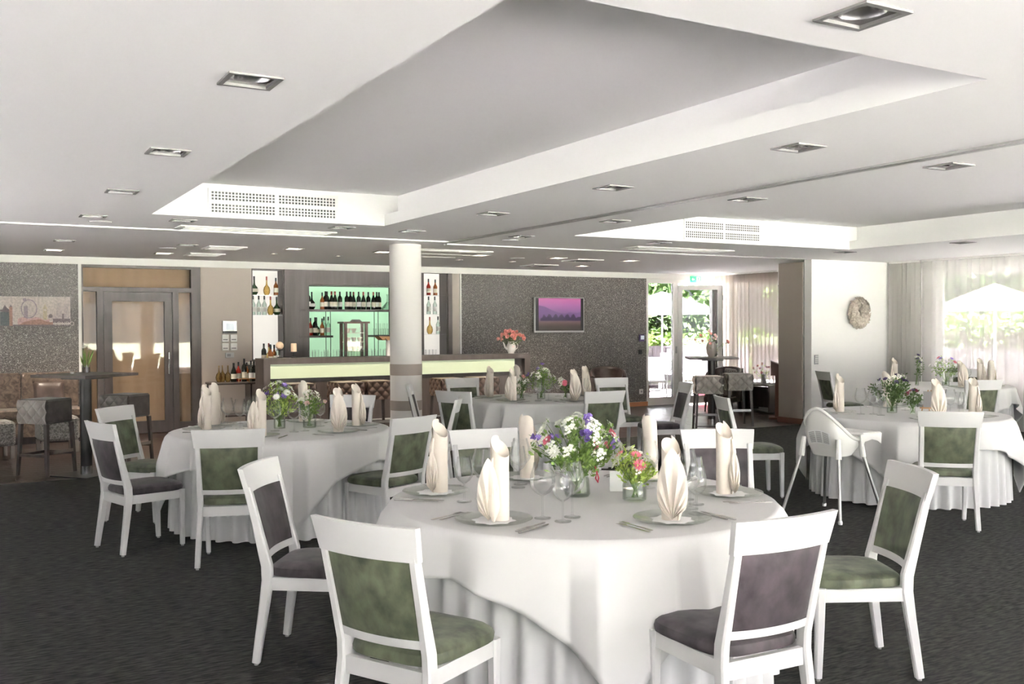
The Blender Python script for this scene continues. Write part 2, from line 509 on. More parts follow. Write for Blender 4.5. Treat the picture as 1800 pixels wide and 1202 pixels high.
# back wall
NL = (3.98, 4.50, 1.06, 2.53)      # bottle window on the left of the bar
NG = (4.90, 6.47, 1.05, 2.29)      # green niche
NR = (6.95, 7.42, 1.06, 2.55)      # bottle window on the right of the bar
DL = (1.51, 3.19, -.02, 2.53)      # glazed inner door
DR = (11.80, 13.58, -.02, 2.53)    # terrace door
m = MB()
for (a, b, p, q) in minus(X0-.2, X1+.2, -.02, 3.1, [NL, NG, NR, DL, DR]):
    m.mm(a, b, Y1, Y1+.16, p, q)
wall_back = struct(m.build('wall_back', 'wall_beige', smooth=False))
m = MB()
m.mm(X0, 1.46, Y1-.015, Y1, .02, 2.53)
m.build('wallpaper', 'wallpaper', wall_back, smooth=False)
MB().mm(7.68, 11.78, Y1-.015, Y1, .09, 2.53).build('wallpaper', 'wallpaper', wall_back, smooth=False)
m = MB()
for (a, b, p, q) in minus(4.0, 7.50, .9, 2.55, [NL, NG, NR]):
    m.mm(a, b, Y1-.03, Y1, p, q)
m.build('wall_panel', 'bar_wood', wall_back, smooth=False)
# lining behind the three niches
m = MB()
m.mm(NL[0]-.05, NL[1]+.05, Y1+.30, Y1+.34, NL[2]-.05, NL[3]+.05)
m.build('light_panel', 'niche_light', wall_back, smooth=False)
MB().mm(NR[0]-.05, NR[1]+.05, Y1+.30, Y1+.34, NR[2]-.05, NR[3]+.05).build('light_panel', 'niche_light', wall_back, smooth=False)
MB().mm(NG[0]-.05, NG[1]+.05, Y1+.36, Y1+.40, NG[2]-.05, NG[3]+.05).build('mint_panel', 'mint_light', wall_back, smooth=False)
m = MB()
for n, dp in ((NL, .3), (NR, .3), (NG, .36)):
    e = .002
    m.mm(n[0]+e, n[0]+.018, Y1+e, Y1+dp-e, n[2]+e, n[3]-e); m.mm(n[1]-.018, n[1]-e, Y1+e, Y1+dp-e, n[2]+e, n[3]-e)
    m.mm(n[0]+.018, n[1]-.018, Y1+e, Y1+dp-e, n[3]-.018, n[3]-e); m.mm(n[0]+.018, n[1]-.018, Y1+e, Y1+dp-e, n[2]+e, n[2]+.018)
m.build('niche_lining', 'bar_wood', wall_back, smooth=False)
# white strips
struct(MB().mm(X0, X1, Y1-.05, Y1-.016, 2.525, H).build('trim_1', 'trim_white', smooth=False))
m = MB().mm(1.46, 1.50, Y1-.03, Y1, 0, 2.53)
struct(m.build('trim_2', 'trim_white', smooth=False))
struct(MB().mm(7.655, 7.68, Y1-.03, Y1, 0, 2.53).build('trim_3', 'trim_white', smooth=False))
struct(MB().mm(7.70, 11.80, Y1-.035, Y1-.015, 0, .085).build('baseboard_back', 'baseboard_wood', smooth=False))
# left wall
LWN = [(-2.4, 2.0, .10, 2.50), (2.4, 6.8, .10, 2.50), (7.2, 11.6, .10, 2.50)]
m = MB()
for (a, b, p, q) in minus(Y0-.2, Y1+.2, -.02, 3.1, LWN):
    m.mm(X0-.2, X0, a, b, p, q)
struct(m.build('wall_left', 'wall_white', smooth=False))
# front wall behind the viewer, with its run of windows
FW = [(-2.2 + k*2.65, -2.2 + k*2.65 + 2.35, .10, 2.50) for k in range(6)]
m = MB()
for (a, b, p, q) in minus(X0-.2, X1+.2, -.02, 3.1, FW):
    m.mm(a, b, Y0-.2, Y0, p, q)
struct(m.build('wall_front', 'wall_white', smooth=False))
# right wall with the windows
RW = [(-4.6, -2.65, .15, 2.44), (-2.4, .5, .15, 2.44), (.75, 3.65, .15, 2.44), (3.9, 6.8, .50, 2.44), (7.05, 10.14, .50, 2.44), (11.95, 14.9, .15, 2.44)]
m = MB()
for (a, b, p, q) in minus(Y0-.2, Y1+.2, -.02, 3.1, RW):
    m.mm(X1, X1+.2, a, b, p, q)
struct(m.build('wall_right', 'wall_white', smooth=False))
wn = 0
def window(a, b, p, q, side):
    global wn
    wn += 1
    fr = MB(); gl = MB()
    t = .07
    for (u0, u1, w0, w1) in ((a, a+t, p, q), (b-t, b, p, q), (a+t, b-t, p, p+t), (a+t, b-t, q-t, q)):
        if side == 'x': fr.mm(X1+.06, X1+.13, u0, u1, w0, w1)
        elif side == 'l': fr.mm(X0-.13, X0-.06, u0, u1, w0, w1)
        else: fr.mm(u0, u1, Y0-.13, Y0-.06, w0, w1)
    if side == 'x': gl.mm(X1+.09, X1+.10, a+t, b-t, p+t, q-t)
    elif side == 'l': gl.mm(X0-.10, X0-.09, a+t, b-t, p+t, q-t)
    else: gl.mm(a+t, b-t, Y0-.10, Y0-.09, p+t, q-t)
    o = struct(fr.build('window_%d' % wn, 'trim_white', smooth=False))
    gl.build('pane', {'x': 'dimmed_right_glass' if b > 5 else 'half_dimmed_right_glass', 'l': 'dimmed_left_glass' if b > 10 else 'more_dimmed_left_glass', 'y': 'window_glass'}[side], o, smooth=False)  # pane tint picked per window to balance the daylight
for w in RW: window(*w, 'x')
for w in FW: window(*w, 'y')
for w in LWN: window(*w, 'l')
# return wall with the wreath, between the hall and the bar terrace corner
struct(MB().mm(11.68, X1, 10.95, 11.10, 0, H).build('wall_divider', 'wall_white', smooth=False))

# column with its two taupe bands
col = struct(MB().cyl(0, 0, 0, H-.001, .20, n=48).build('column', 'column_paint', loc=(4.87, 11.29, 0)))
for z0, z1 in ((.985, 1.126), (.545, .668), (.0, .20)):
    MB().lathe([(.2005, z0), (.203, z0), (.203, z1), (.2005, z1)], n=48, cap=False).build('band', 'partition_beige', col)

# glazed inner door in the back wall
def door_bits():
    d = struct(MB().build('door_1', 'dark_wood', loc=(0, 0, 0)) if False else bpy.data.objects.new('door_1', None))
    COL.objects.link(d); d.location = (1.51, Y1, 0)
    ox = 1.51
    def bx(x0, x1, z0, z1, y0=-.02, y1=.10): return MB().mm(x0-ox, x1-ox, y0, y1, z0, z1)
    for n, r in (('jamb', (1.51, 1.525, 0, 2.53)), ('jamb', (3.05, 3.19, 0, 2.53)), ('head', (1.525, 3.05, 2.485, 2.53)), ('transom', (1.525, 3.05, 2.13, 2.20)),
                 ('mullion', (1.708, 1.798, 0, 2.13)), ('mullion', (2.775, 2.862, 0, 2.13)), ('sill', (1.525, 1.708, 0, .15)), ('sill', (2.862, 3.05, 0, .15))):
        bx(*r).build(n, 'dark_wood', d, smooth=False)
    leaf = bx(1.803, 1.918, .01, 2.125, -.01, .05)
    leaf.mm(2.655-ox, 2.770-ox, -.01, .05, .01, 2.125); leaf.mm(1.918-ox, 2.655-ox, -.01, .05, 1.99, 2.125); leaf.mm(1.918-ox, 2.655-ox, -.01, .05, .01, .19)
    lf = leaf.build('leaf', 'dark_wood', d, smooth=False)
    bx(1.918, 2.655, .19, 1.99, .018, .026).build('pane', 'door_glass', lf, smooth=False)
    hx = 2.708-ox
    MB().tube([(hx, -.01, .89), (hx, -.06, .90), (hx, -.065, 1.0), (hx, -.065, 1.12), (hx, -.06, 1.22), (hx, -.01, 1.23)], .011, 10).build('handle', 'steel', lf)
    for r in ((1.525, 1.708, .15, 2.13), (2.862, 3.05, .15, 2.13), (1.525, 3.05, 2.20, 2.485)):
        bx(*r, .03, .038).build('pane', 'door_glass', d, smooth=False)
    return d
door_bits()
cu = MB().grid(lambda u, v: (1.40+u*1.9, Y1+.20+.006*math.sin(u*60), v*2.6), 90, 2)
tag(cu.build('fabric_blind', 'blind_tan'), 'tan fabric blind hanging behind the glazed dark inner door', 'blind')
struct(MB().mm(1.2, 3.5, Y1+.45, Y1+.5, -.02, 3.1).mm(1.2, 1.25, Y1+.16, Y1+.45, -.02, 3.1).mm(3.45, 3.5, Y1+.16, Y1+.45, -.02, 3.1).mm(1.25, 3.45, Y1+.16, Y1+.45, 2.75, 2.8).mm(1.25, 3.45, Y1+.16, Y1+.45, -.06, -.02).build('wall_lobby', 'wall_beige', smooth=False))

# white terrace door: fixed light on the left, leaf standing open on the right
d = struct(bpy.data.objects.new('door_2', None)); COL.objects.link(d); d.location = (11.80, Y1, 0)
def bx2(x0, x1, z0, z1, y0=0, y1=.09): return MB().mm(x0-11.80, x1-11.80, y0, y1, z0, z1)
for n, r in (('jamb', (11.80, 11.845, 0, 2.53)), ('jamb', (13.50, 13.58, 0, 2.53)), ('head', (11.845, 13.50, 2.44, 2.53)), ('mullion', (12.49, 12.60, 0, 2.44)),
             ('sill', (11.845, 12.49, 0, .15)), ('threshold', (12.60, 13.50, 0, .02))):
    bx2(*r).build(n, 'trim_white', d, smooth=False)
bx2(11.845, 12.49, .15, 2.44, .04, .05).build('pane', 'dimmed_terrace_glass', d, smooth=False)
MB().rbox((.735, -.02, 1.10), (.03, .03, .14), .006).build('handle', 'brushed_alu', d)
LW, LH = .88, 2.40
lf = MB()
lf.mm(0, .085, -.03, .03, .03, LH); lf.mm(LW-.085, LW, -.03, .03, .03, LH); lf.mm(.085, LW-.085, -.03, .03, LH-.09, LH); lf.mm(.085, LW-.085, -.03, .03, .03, .17)
leaf = lf.build('leaf', 'trim_white', d, (.80, 0, 0), R2D(-32), smooth=False)
MB().mm(.085, LW-.085, -.005, .005, .17, LH-.09).build('pane', 'dimmed_terrace_glass', leaf, smooth=False)
MB().mm(LW, LW+.012, -.022, -.004, .05, LH-.02).mm(LW, LW+.012, .006, .024, .05, LH-.02).mm(LW-.002, LW+.02, -.02, .02, .98, 1.12).mm(LW-.002, LW+.02, -.02, .02, 2.1, 2.2).build('seal', 'black_plastic', leaf, smooth=False)

# folded sliding wall parked at the end of the divider wall
pt = thing('folding_partition', 'folded stack of beige sliding partition panels parked beside the white wall', 'partition', (11.66, 11.12, 0))
for k in range(3):
    pn = MB().mm(k*.105, k*.105+.098, 0, .52, .09, 2.60).build('panel', 'partition_beige', pt, smooth=False)
    MB().mm(k*.105+.01, k*.105+.088, -.012, 0, .09, 2.60).build('edge_profile', 'brushed_alu', pn, smooth=False)
    MB().mm(k*.105-.01, k*.105+.105, -.02, .54, 0, .09).build('foot', 'lectern_wood', pn, smooth=False)

# ------------------------------------------------------------------ ceiling fittings
def downlight(x, y, lit):
    t = thing('ceiling_light', '', 'ceiling light', (x, y, H), 0)
    s = SQ/2
    f = MB()
    for (a, b, p, q) in minus(-s, s, -s, s, [(-s+.022, s-.022, -s+.022, s-.022)]):
        f.mm(a, b, p, q, -.008, .004)
    f.build('frame', 'lamp_frame', t, smooth=False)
    i = s-.014; d = .07
    MB().add([(-i,-i,0),(i,-i,0),(i,i,0),(-i,i,0),(-i,-i,d),(i,-i,d),(i,i,d),(-i,i,d)], [(4,7,6,5),(0,1,5,4),(1,2,6,5),(2,3,7,6),(3,0,4,7)]).build('housing', 'lamp_lit' if lit else 'lamp_reflector', t, smooth=False)
    ring = MB().lathe([(.085, .012), (.078, .03), (.05, .06), (.018, .065), (.016, .03), (.0, .028)], n=20, cap=False)
    ring.build('lamp', 'lamp_lit' if lit else 'steel', t)
    return t
PU = Proto(downlight(0, 0, False)); PL = Proto(downlight(0, 0, True))
ROWN = {1.055: 'left-hand row', 4.235: 'row right of the long ceiling recess', 5.60: 'row beyond the bright ceiling track'}
ORD = {4.06: 'nearest', 4.07: 'nearest', 4.08: 'nearest', 5.93: 'second', 5.91: 'second', 5.94: 'second', 7.81: 'third', 7.79: 'third', 9.66: 'fourth', 9.63: 'fourth', 9.62: 'fourth'}
special = {(1.85, 9.66): 'under the left end of the near ceiling grille', (3.44, 9.63): 'under the right end of the near ceiling grille', (2.62, 2.235): 'closest to the viewer, at the top right',
           (7.56, 9.58): 'below the right-hand ceiling grille', (10.95, 9.64): 'above the wreath wall', (11.02, 7.82): 'above the sheer curtains on the right', (1.05, 12.52): 'unlit over the bar stools at far left', (2.45, 12.52): 'unlit in front of the glazed dark door'}
for x, y in UNLIT:
    w = special.get((x, y)) or '%s in the %s' % (ORD[y], ROWN[x])
    PU.put((x, y, H), 0, 'square recessed downlight, ' + w, 'square recessed downlights')
litw = ['over the bench at far left', 'above the glazed dark door', 'left of the column before the bar', 'right behind the column', 'third to the right of the column', 'nearest to the television wall', 'nearest to the terrace door', 'second to the right of the column']
for (x, y), w in zip(LIT, litw):
    o = PL.put((x, y, H), 0, 'glowing square downlight in the bar ceiling, ' + w, 'glowing bar downlights')
    l = bpy.data.lights.new('downlight_beam', 'SPOT'); l.energy = 40; l.color = (1, .86, .70); l.spot_size = R2D(110); l.spot_blend = .8; l.shadow_soft_size = .06
    lo = bpy.data.objects.new('downlight_beam', l); COL.objects.link(lo); lo.location = (x, y, H-.03)
rp = thing('round_spotlight', '', 'ceiling light', (0, 0, H), 0)
MB().lathe([(.055, .0), (.055, -.008), (.04, -.008), (.036, -.003)], n=20, cap=False).build('ring', 'lamp_frame', rp)
MB().lathe([(.0, -.004), (.038, -.004)], n=20, cap=False).build('lens', 'lamp_lit', rp)
RP = Proto(rp)
for x, w in ((3.80, 'leftmost'), (4.75, 'second from the left'), (6.71, 'just right of the column'), (7.66, 'rightmost')):
    RP.put((x, 13.45, H), 0, 'small round ceiling spot glowing above the bar counter, ' + w, 'round spots above the bar')
# square air outlets
def outlet(dark):
    t = thing('ceiling_vent', '', 'air vent', (0, 0, H))
    f = MB()
    s = .24
    for (a, b, p, q) in minus(-s, s, -s, s, [(-s+.035, s-.035, -s+.035, s-.035)]): f.mm(a, b, p, q, -.015, 0)
    f.build('frame', 'trim_white', t, smooth=False)
    MB().mm(-s+.03, s-.03, -s+.03, s-.03, -.004, 0).build('backing', 'grey_plastic' if not dark else 'dark_metal', t, smooth=False)
    for k in range(6):
        MB().box((0, -.17+k*.068, -.010), (.41, .018, .004), rx=.5).build('louvre', 'trim_white' if not dark else 'lamp_frame', t, smooth=False)
    return t
PV = Proto(outlet(False)); PVD = Proto(outlet(True))
PV.put((2.95, 12.72, H), 0, 'pale square ceiling air vent nearer the viewer, before the glazed dark door'); PV.put((2.98, 14.04, H), 0, 'pale square ceiling air vent closest to the glazed dark door')
PVD.put((8.54, 14.08, H), 0, 'dark square ceiling air vent nearest the television wall'); PVD.put((8.49, 12.68, H), 0, 'dark square ceiling air vent nearer the viewer, before the television wall')
for (x, y, w) in ((1.17, 10.12, 'under the left-hand row of downlights'), (2.32, 13.1, 'before the glazed dark door'), (5.72, 10.1, 'beside the track crossing'), (7.35, 12.75, 'before the television wall')):
    t = thing('ceiling_speaker', 'round flat white ceiling speaker ' + w, 'speaker', (x, y, H))
    MB().lathe([(.0, -.012), (.085, -.012), (.10, -.008), (.105, 0)], n=24, cap=False).build('grille', 'ceiling_white', t)
    MB().lathe([(.104, 0), (.110, -.004), (.112, 0)], n=24, cap=False).build('ring', 'lamp_frame', t)
# long flat ceiling units
def cassette(label, x0, x1, y0, y1, dz=.016, slot=True):
    t = thing('ceiling_unit', label, 'air conditioner', (x0, y0, H))
    w, l = x1-x0, y1-y0
    MB().rbox((w/2, l/2, -dz/2), (w, l, dz), .008).build('cover', 'trim_white', t, smooth=False)
    if slot:
        for k in range(3): MB().mm(.06, w-.06, .06+k*(l-.12)/2-.012, .06+k*(l-.12)/2+.012, -dz-.004, -dz).build('slot', 'brushed_alu', t, smooth=False)
cassette('long flat white ceiling air unit below the near grille', 1.91, 3.56, 10.10, 10.46)
cassette('long flat white ceiling air unit below the right-hand grille', 7.62, 9.30, 10.10, 10.46)
cassette('square ceiling access hatch beside the round column', 5.22, 6.38, 11.72, 12.88, .02)
# sliding wall tracks
def track(label, x0, x1, y0, y1):
    t = thing('ceiling_track', label, 'track', (x0, y0, H))
    w, l = x1-x0, y1-y0
    if w > l:
        for s in (0, .055): MB().mm(0, w, s, s+.038, -.012, 0).build('rail', 'brushed_alu', t, smooth=False)
    else:
        for s in (0, .055): MB().mm(s, s+.038, 0, l, -.012, 0).build('rail', 'brushed_alu', t, smooth=False)
track('metal sliding-wall track crossing the ceiling on the left', -2.9, 5.14, 10.58, 10.66)
track('bright metal sliding-wall track running away along the ceiling', 5.15, 5.25, -4.5, 10.66)
track('white sliding-wall track leading to the parked partition', 5.26, 11.5, 10.88, 10.97)
# perforated grilles in the far faces of the ceiling recesses
def grille(label, x0, x1, y, z0, z1):
    t = thing('air_grille', label, 'grille', (x0, y, z0))
    w, h = x1-x0, z1-z0
    f = MB()
    for (a, b, p, q) in minus(-.025, w+.025, -.025, h+.025, [(0, w, 0, h)]): f.mm(a, b, -.014, 0, p, q)
    f.build('frame', 'trim_white', t, smooth=False)
    MB().mm(0, w, -.003, 0, 0, h).build('backing', 'black_plastic', t, smooth=False)
    g = MB(); n = 38
    hs = []
    for i in range(n):
        for j in range(7):
            if i == n//2 : continue
            if j == 3: continue
            cx = (i+.5)*w/n; cz = (j+.5)*h/7
            hs.append((cx-w/n*.34, cx+w/n*.34, cz-h/7*.35, cz+h/7*.35))
    for (a, b, p, q) in minus(0, w, 0, h, hs): g.mm(a, b, -.010, -.004, p, q)
    stuff(g.build('perforated_plate', 'trim_white', t, smooth=False))
grille('white perforated air grille in the near ceiling recess', 2.03, 3.245, 9.27, 2.675, 2.878)
grille('white perforated air grille in the right-hand ceiling recess', 7.745, 8.97, 9.30, 2.678, 2.880)

# ------------------------------------------------------------------ curtains
def curtain(label, x, y0, y1, m, folds, amp, z0=.02, z1=2.60, band=None, seed=1, group=None):
    rnd = random.Random(seed)
    n = folds*8+1
    ph = [rnd.uniform(-.5, .5) for _ in range(n)]
    def fn(u, v):
        a = amp*(.75+.25*(1-v))
        return (x + a*math.sin(u*folds*2*PI + .6*math.sin(u*9)) , y0+(y1-y0)*u + .01*math.sin(u*folds*4*PI), z0+(z1-z0)*v)
    t = thing('curtain', label, 'curtain', (0, 0, 0), 0, group)
    MB().grid(fn, n, 4).build('sheer_cloth', m, t)
    if band:
        MB().grid(lambda u, v: (x + amp*.6*math.sin(u*folds*2*PI), y0+(y1-y0)*u, z1-.16+.16*v), n, 2).build('heading_band', band, t)
    MB().mm(x-.02, x+.02, min(y0, y1), max(y0, y1), z1, H).build('rail', 'trim_white', t, smooth=False)
curtain('white sheer curtain in the corner beside the wreath wall', 13.44, 10.30, 10.90, 'sheer_white', 7, .05, seed=1)
curtain('white sheer curtain across the large window behind the far right table', 13.44, 6.9, 10.27, 'sheer_white', 16, .025, seed=2)
curtain('white sheer curtain at the window by the right edge', 13.44, 3.7, 6.87, 'sheer_white', 16, .025, seed=3)
curtain('taupe sheer curtain beside the terrace door', 13.40, 13.4, 15.15, 'sheer_taupe', 16, .05, band='sheer_taupe', seed=4)
curtain('taupe sheer curtain beside the folded partition', 13.40, 11.6, 13.37, 'sheer_taupe', 16, .05, band='sheer_taupe', seed=5)
# ------------------------------------------------------------------ dining chairs
def sweep(path, secs):
    """rectangular section swept along a polyline in the y-z plane; secs = (width x, depth)"""
    rings = []
    for i, (x, y, z) in enumerate(path):
        a = Vector(path[max(i-1, 0)]); b = Vector(path[min(i+1, len(path)-1)])
        t = (b-a).normalized()
        n = Vector((0, t.z, -t.y)).normalized()
        w, d = secs[i]; ch = min(w, d)*.18
        P = Vector((x, y, z)); X = Vector((1, 0, 0))
        pts = [(-w/2+ch, -d/2), (w/2-ch, -d/2), (w/2, -d/2+ch), (w/2, d/2-ch), (w/2-ch, d/2), (-w/2+ch, d/2), (-w/2, d/2-ch), (-w/2, -d/2+ch)]
        rings.append([P + X*u + n*v for u, v in pts])
    return rings
def back_y(z):      # rear plane of the raked back
    return -.195 - .115*max(0, (z-.42)/.50)**1.1
def curved(w0, w1, z0, z1, thick, bow, n=13, m=5, off=0.0, puff=0.0):
    """slab following the raked, curved back; w0 bottom half width, w1 top half width"""
    fr = []; bk = []
    mb = MB()
    def pt(u, v, side):
        s = -1+2*u; z = z0+(z1-z0)*v
        hw = w0+(w1-w0)*v
        e = (1-abs(s)**6)*(1-abs(2*v-1)**6)
        return (s*hw, back_y(z) - bow*(1-s*s) + off + side*(thick/2 + puff*e), z)
    for side in (1, -1):
        vs = [pt(i/(n-1), j/(m-1), side) for j in range(m) for i in range(n)]
        fs = []
        for j in range(m-1):
            for i in range(n-1):
                q = (j*n+i, j*n+i+1, (j+1)*n+i+1, (j+1)*n+i)
                fs.append(q[::-1] if side > 0 else q)
        mb.add(vs, fs)
    N = n*m
    edge = [i for i in range(n)] + [j*n+n-1 for j in range(1, m)] + [(m-1)*n+i for i in range(n-2, -1, -1)] + [j*n for j in range(m-2, 0, -1)]
    for a, b in zip(edge, edge[1:]+edge[:1]): mb.f.append((a, b, b+N, a+N))
    return mb
def make_chair(velvet):
    t = thing('dining_chair', '', 'chair')
    for s in (-1, 1):
        path = [(s*.212, -.250, .012), (s*.207, -.235, .12), (s*.200, -.212, .28), (s*.195, -.197, .40), (s*.194, -.200, .47), (s*.196, back_y(.62), .62), (s*.200, back_y(.80), .80), (s*.202, back_y(.84), .84)]
        secs = [(.034, .036), (.036, .040), (.038, .046), (.038, .052), (.038, .052), (.036, .042), (.034, .036), (.033, .030)]
        lg = MB().rings(sweep(path, secs)).build('leg', 'chair_paint', t)
        MB().cyl(s*.212, -.250, 0, .014, .011, n=8).build('glide', 'glide', lg)
        path = [(s*.190, .205, .012), (s*.195, .200, .25), (s*.196, .198, .42)]
        lg = MB().rings(sweep(path, [(.030, .030), (.038, .038), (.044, .044)])).build('leg', 'chair_paint', t)
        MB().cyl(s*.190, .205, 0, .014, .011, n=8).build('glide', 'glide', lg)
    curved(.222, .236, .808, .930, .026, .030).build('top_rail', 'chair_paint', t)
    curved(.183, .186, .490, .522, .026, .026).build('lower_rail', 'chair_paint', t)
    curved(.181, .186, .520, .810, .022, .027, m=9, puff=.010).build('back_panel', velvet, t)
    ap = MB()
    ap.box((0, -.200, .375), (.36, .024, .065)); ap.box((0, .205, .385), (.36, .022, .06))
    for s in (-1, 1): ap.box((s*.196, .0, .385), (.022, .39, .06))
    ap.build('seat_frame', 'chair_paint', t, smooth=False)
    # seat pad with rounded plan and domed top
    def outline(k, n=40):
        a = 2*PI*k/n; c, s = math.cos(a), math.sin(a)
        p = 4.5
        r = (abs(c)**p + abs(s)**p)**(-1/p)
        x, y = r*c, r*s
        return x*(.214+.012*y), .016+.222*y
    rings = []
    for (sc, z) in ((.94, .412), (1.0, .420), (1.01, .438), (.985, .456), (.90, .470), (.70, .478), (.35, .481), (.05, .482)):
        rings.append([(outline(k)[0]*sc, (outline(k)[1]-.016)*sc+.016, z) for k in range(40)])
    MB().rings(rings).build('seat', velvet, t)
    return t
CG, CP = Proto(make_chair('velvet_green')), Proto(make_chair('velvet_purple'))
CHAIRS = [
 ('g', 1.603, 6.71, -18.4, 'white chair with dark green velvet back, seen from behind, before the left round table'),
 ('p', 1.130, 7.46, -73.5, 'white chair with purple-grey velvet, leftmost chair nearest the carpet edge, facing right'),
 ('g', 1.330, 8.54, -134.4, 'white chair with green velvet, far left, in front of the glazed dark door'),
 ('g', 2.78, 6.86, 22, 'white chair with dark green velvet between the left table and the front table'),
 ('p', 1.515, 4.58, -126.0, 'white chair with light purple velvet, seen sideways at the left of the front table'),
 ('g', 1.464, 3.277, -62.0, 'white chair with light green velvet, large in the lower left foreground'),
 ('p', 2.515, 2.775, -2.0, 'white chair with dark purple velvet, large in the lower right foreground'),
 ('g', 3.590, 3.150, 63.0, 'white chair with light green seat at the right of the front table, facing left'),
 ('g', 6.455, 6.76, -116.0, 'white chair with green velvet between the front table and the high chair'),
 ('g', 6.780, 4.98, -44.7, 'white chair with dark green velvet, seen from behind, before the right-hand table'),
 ('g', 5.72, 8.40, -6.0, 'white chair with green velvet, seen from behind, before the middle back table'),
 ('g', 4.66, 9.06, -66.0, 'white chair with green velvet at the left of the middle back table'),
 ('g', 3.72, 8.20, 60.0, 'small-looking white chair with green velvet facing the left table, right of it'),
 ('g', 2.88, 5.22, 172.0, 'white chair with green velvet on the far left side of the front table'),
 ('p', 4.043, 4.46, 150.0, 'white chair with purple velvet on the far right side of the front table'),
 ('p', 3.10, 8.75, 138.0, 'white chair with purple velvet on the far side of the left table'),
 ('g', 7.13, 9.78, 170.0, 'white chair with green velvet on the far right of the middle back table'),
 ('g', 5.55, 10.80, 176.0, 'white chair with green velvet on the far left of the middle back table'),
 ('p', 4.70, 10.02, -118.0, 'white chair with grey-purple velvet just beside the round column'),
 ('p', 7.00, 8.85, 68.0, 'white chair with dark velvet seen edge-on, right of the middle back table'),
 ('g', 10.70, 7.50, -25.0, 'white chair with dark green velvet before the far right table by the curtains'),
 ('g', 10.95, 9.66, -112.0, 'white chair with dark velvet standing against the wreath wall'),
 ('p', 11.95, 7.25, 12.0, 'white chair with purple seat at the right edge, before the sheer curtain'),
 ('g', 12.66, 8.95, 120.0, 'white chair with dark velvet behind the far right table'),
]
for k, x, y, a, lab in CHAIRS:
    (CG if k == 'g' else CP).put((x, y, 0), R2D(a), lab, 'white dining chairs')

# ------------------------------------------------------------------ round tables and cloths
TT = .755
def smooth_noise(rnd, n):
    ks = [(rnd.randint(3, 9), rnd.uniform(0, 6.28), rnd.uniform(.4, 1)) for _ in range(n)]
    return lambda a: sum(w*math.sin(k*a+p) for k, p, w in ks)/n
def round_table(cx, cy, R, half, corner_deg, seed, where, pleats=42):
    rnd = random.Random(seed)
    t = thing('round_table', 'round dining table under white cloths, ' + where, 'table', (cx, cy, 0), 0, 'round dining tables')
    MB().cyl(0, 0, .715, TT-.012, R-.02, n=48).build('table_top', 'oak', t)
    MB().cyl(0, 0, .03, .715, .05, n=16).build('pedestal', 'dark_metal', t)
    MB().cyl(0, 0, 0, .03, .32, n=24).build('foot_plate', 'dark_metal', t)
    # pleated skirt to the floor
    w = smooth_noise(rnd, 4)
    def sk(u, v):
        a = u*2*PI
        fl = (1-v)
        q = math.cos(pleats*a + 1.5*w(a)); r = R-.030 + (.006+.024*fl**.7)*(abs(q)**.7*(1 if q > 0 else -1)) + .012*fl + .008*fl*w(a)
        return (r*math.cos(a), r*math.sin(a), .012 + (TT-.03-.012)*v)
    skirt = MB().grid(sk, pleats*14, 8, wrap=True)
    o = skirt.build('table_skirt', 'linen_skirt', loc=(cx, cy, 0))
    tag(o, 'pleated white under-cloth of the round table, ' + where, 'tablecloth', 'pleated under-cloths')
    # square overlay with hanging corners
    c0 = R2D(corner_deg)
    w2 = smooth_noise(rnd, 6)
    NA = 480
    rows = [('t', 0.02), ('t', .35), ('t', .7), ('t', .93), ('t', .985)] + [('d', k/13) for k in range(14)]
    def pt(a, kind, q):
        if kind == 't': return (R*q*math.cos(a), R*q*math.sin(a), TT)
        b = a-c0-PI/4
        d = half/max(abs(math.cos(b)), abs(math.sin(b))) - R          # cloth left to hang
        d = max(.10, d)
        s = q*d
        near = math.cos(2*(a-c0))**2 if math.cos(4*(a-c0)) > -1 else 0
        cor = max(0, math.cos(4*(a-c0)))                               # 1 at corners
        amp = min(.006 + .20*max(0, s-.01)*(.55+.45*cor), .052)
        q1 = (7*a/(2*PI)*2 + .55*w2(a)) % 1.0
        saw = (q1/.30 if q1 < .30 else 1-(q1-.30)/.70)*2-1                # skewed folds: one steep side, one long side
        w3 = math.sin(17*a + 1.1 + 2.4*w2(a+1))
        fold = amp*(.95*saw + .28*w3)
        r = R + .020*min(1, s/.03) + (fold+amp)*min(1, s/.06) + .02*s
        z = TT - .006*min(1, s/.02) - max(0, s-.012)*.985
        rr = .014
        return (r*math.cos(a), r*math.sin(a), max(z, .03))
    ov = MB().grid(lambda u, v: pt(u*2*PI, *rows[int(round(v*(len(rows)-1)))]), NA, len(rows), wrap=True)
    ov.f.append(tuple(range(NA)))
    o = ov.build('tablecloth', 'linen', loc=(cx, cy, 0), ang=60)
    so = o.modifiers.new('thickness', 'SOLIDIFY'); so.thickness = .003; so.offset = 1
    tag(o, 'white square cloth on the round table, ' + where, 'tablecloth', 'white square overlay cloths')
T1, T2, T3, T4, T5 = (2.62, 3.93, .93), (2.27, 7.85, .88), (5.88, 9.58, .86), (7.74, 6.07, .88), (11.75, 8.62, .86)
round_table(*T1, 1.14, -114, 1, 'largest and nearest in the foreground')
round_table(*T2, 1.10, -100, 2, 'on the left near the glazed dark door')
round_table(*T3, 1.06, -70, 3, 'in the middle distance before the bar')
round_table(*T4, 1.12, -55, 4, 'on the right beside the high chair')
round_table(*T5, 1.08, -30, 5, 'farthest right by the sheer curtains')

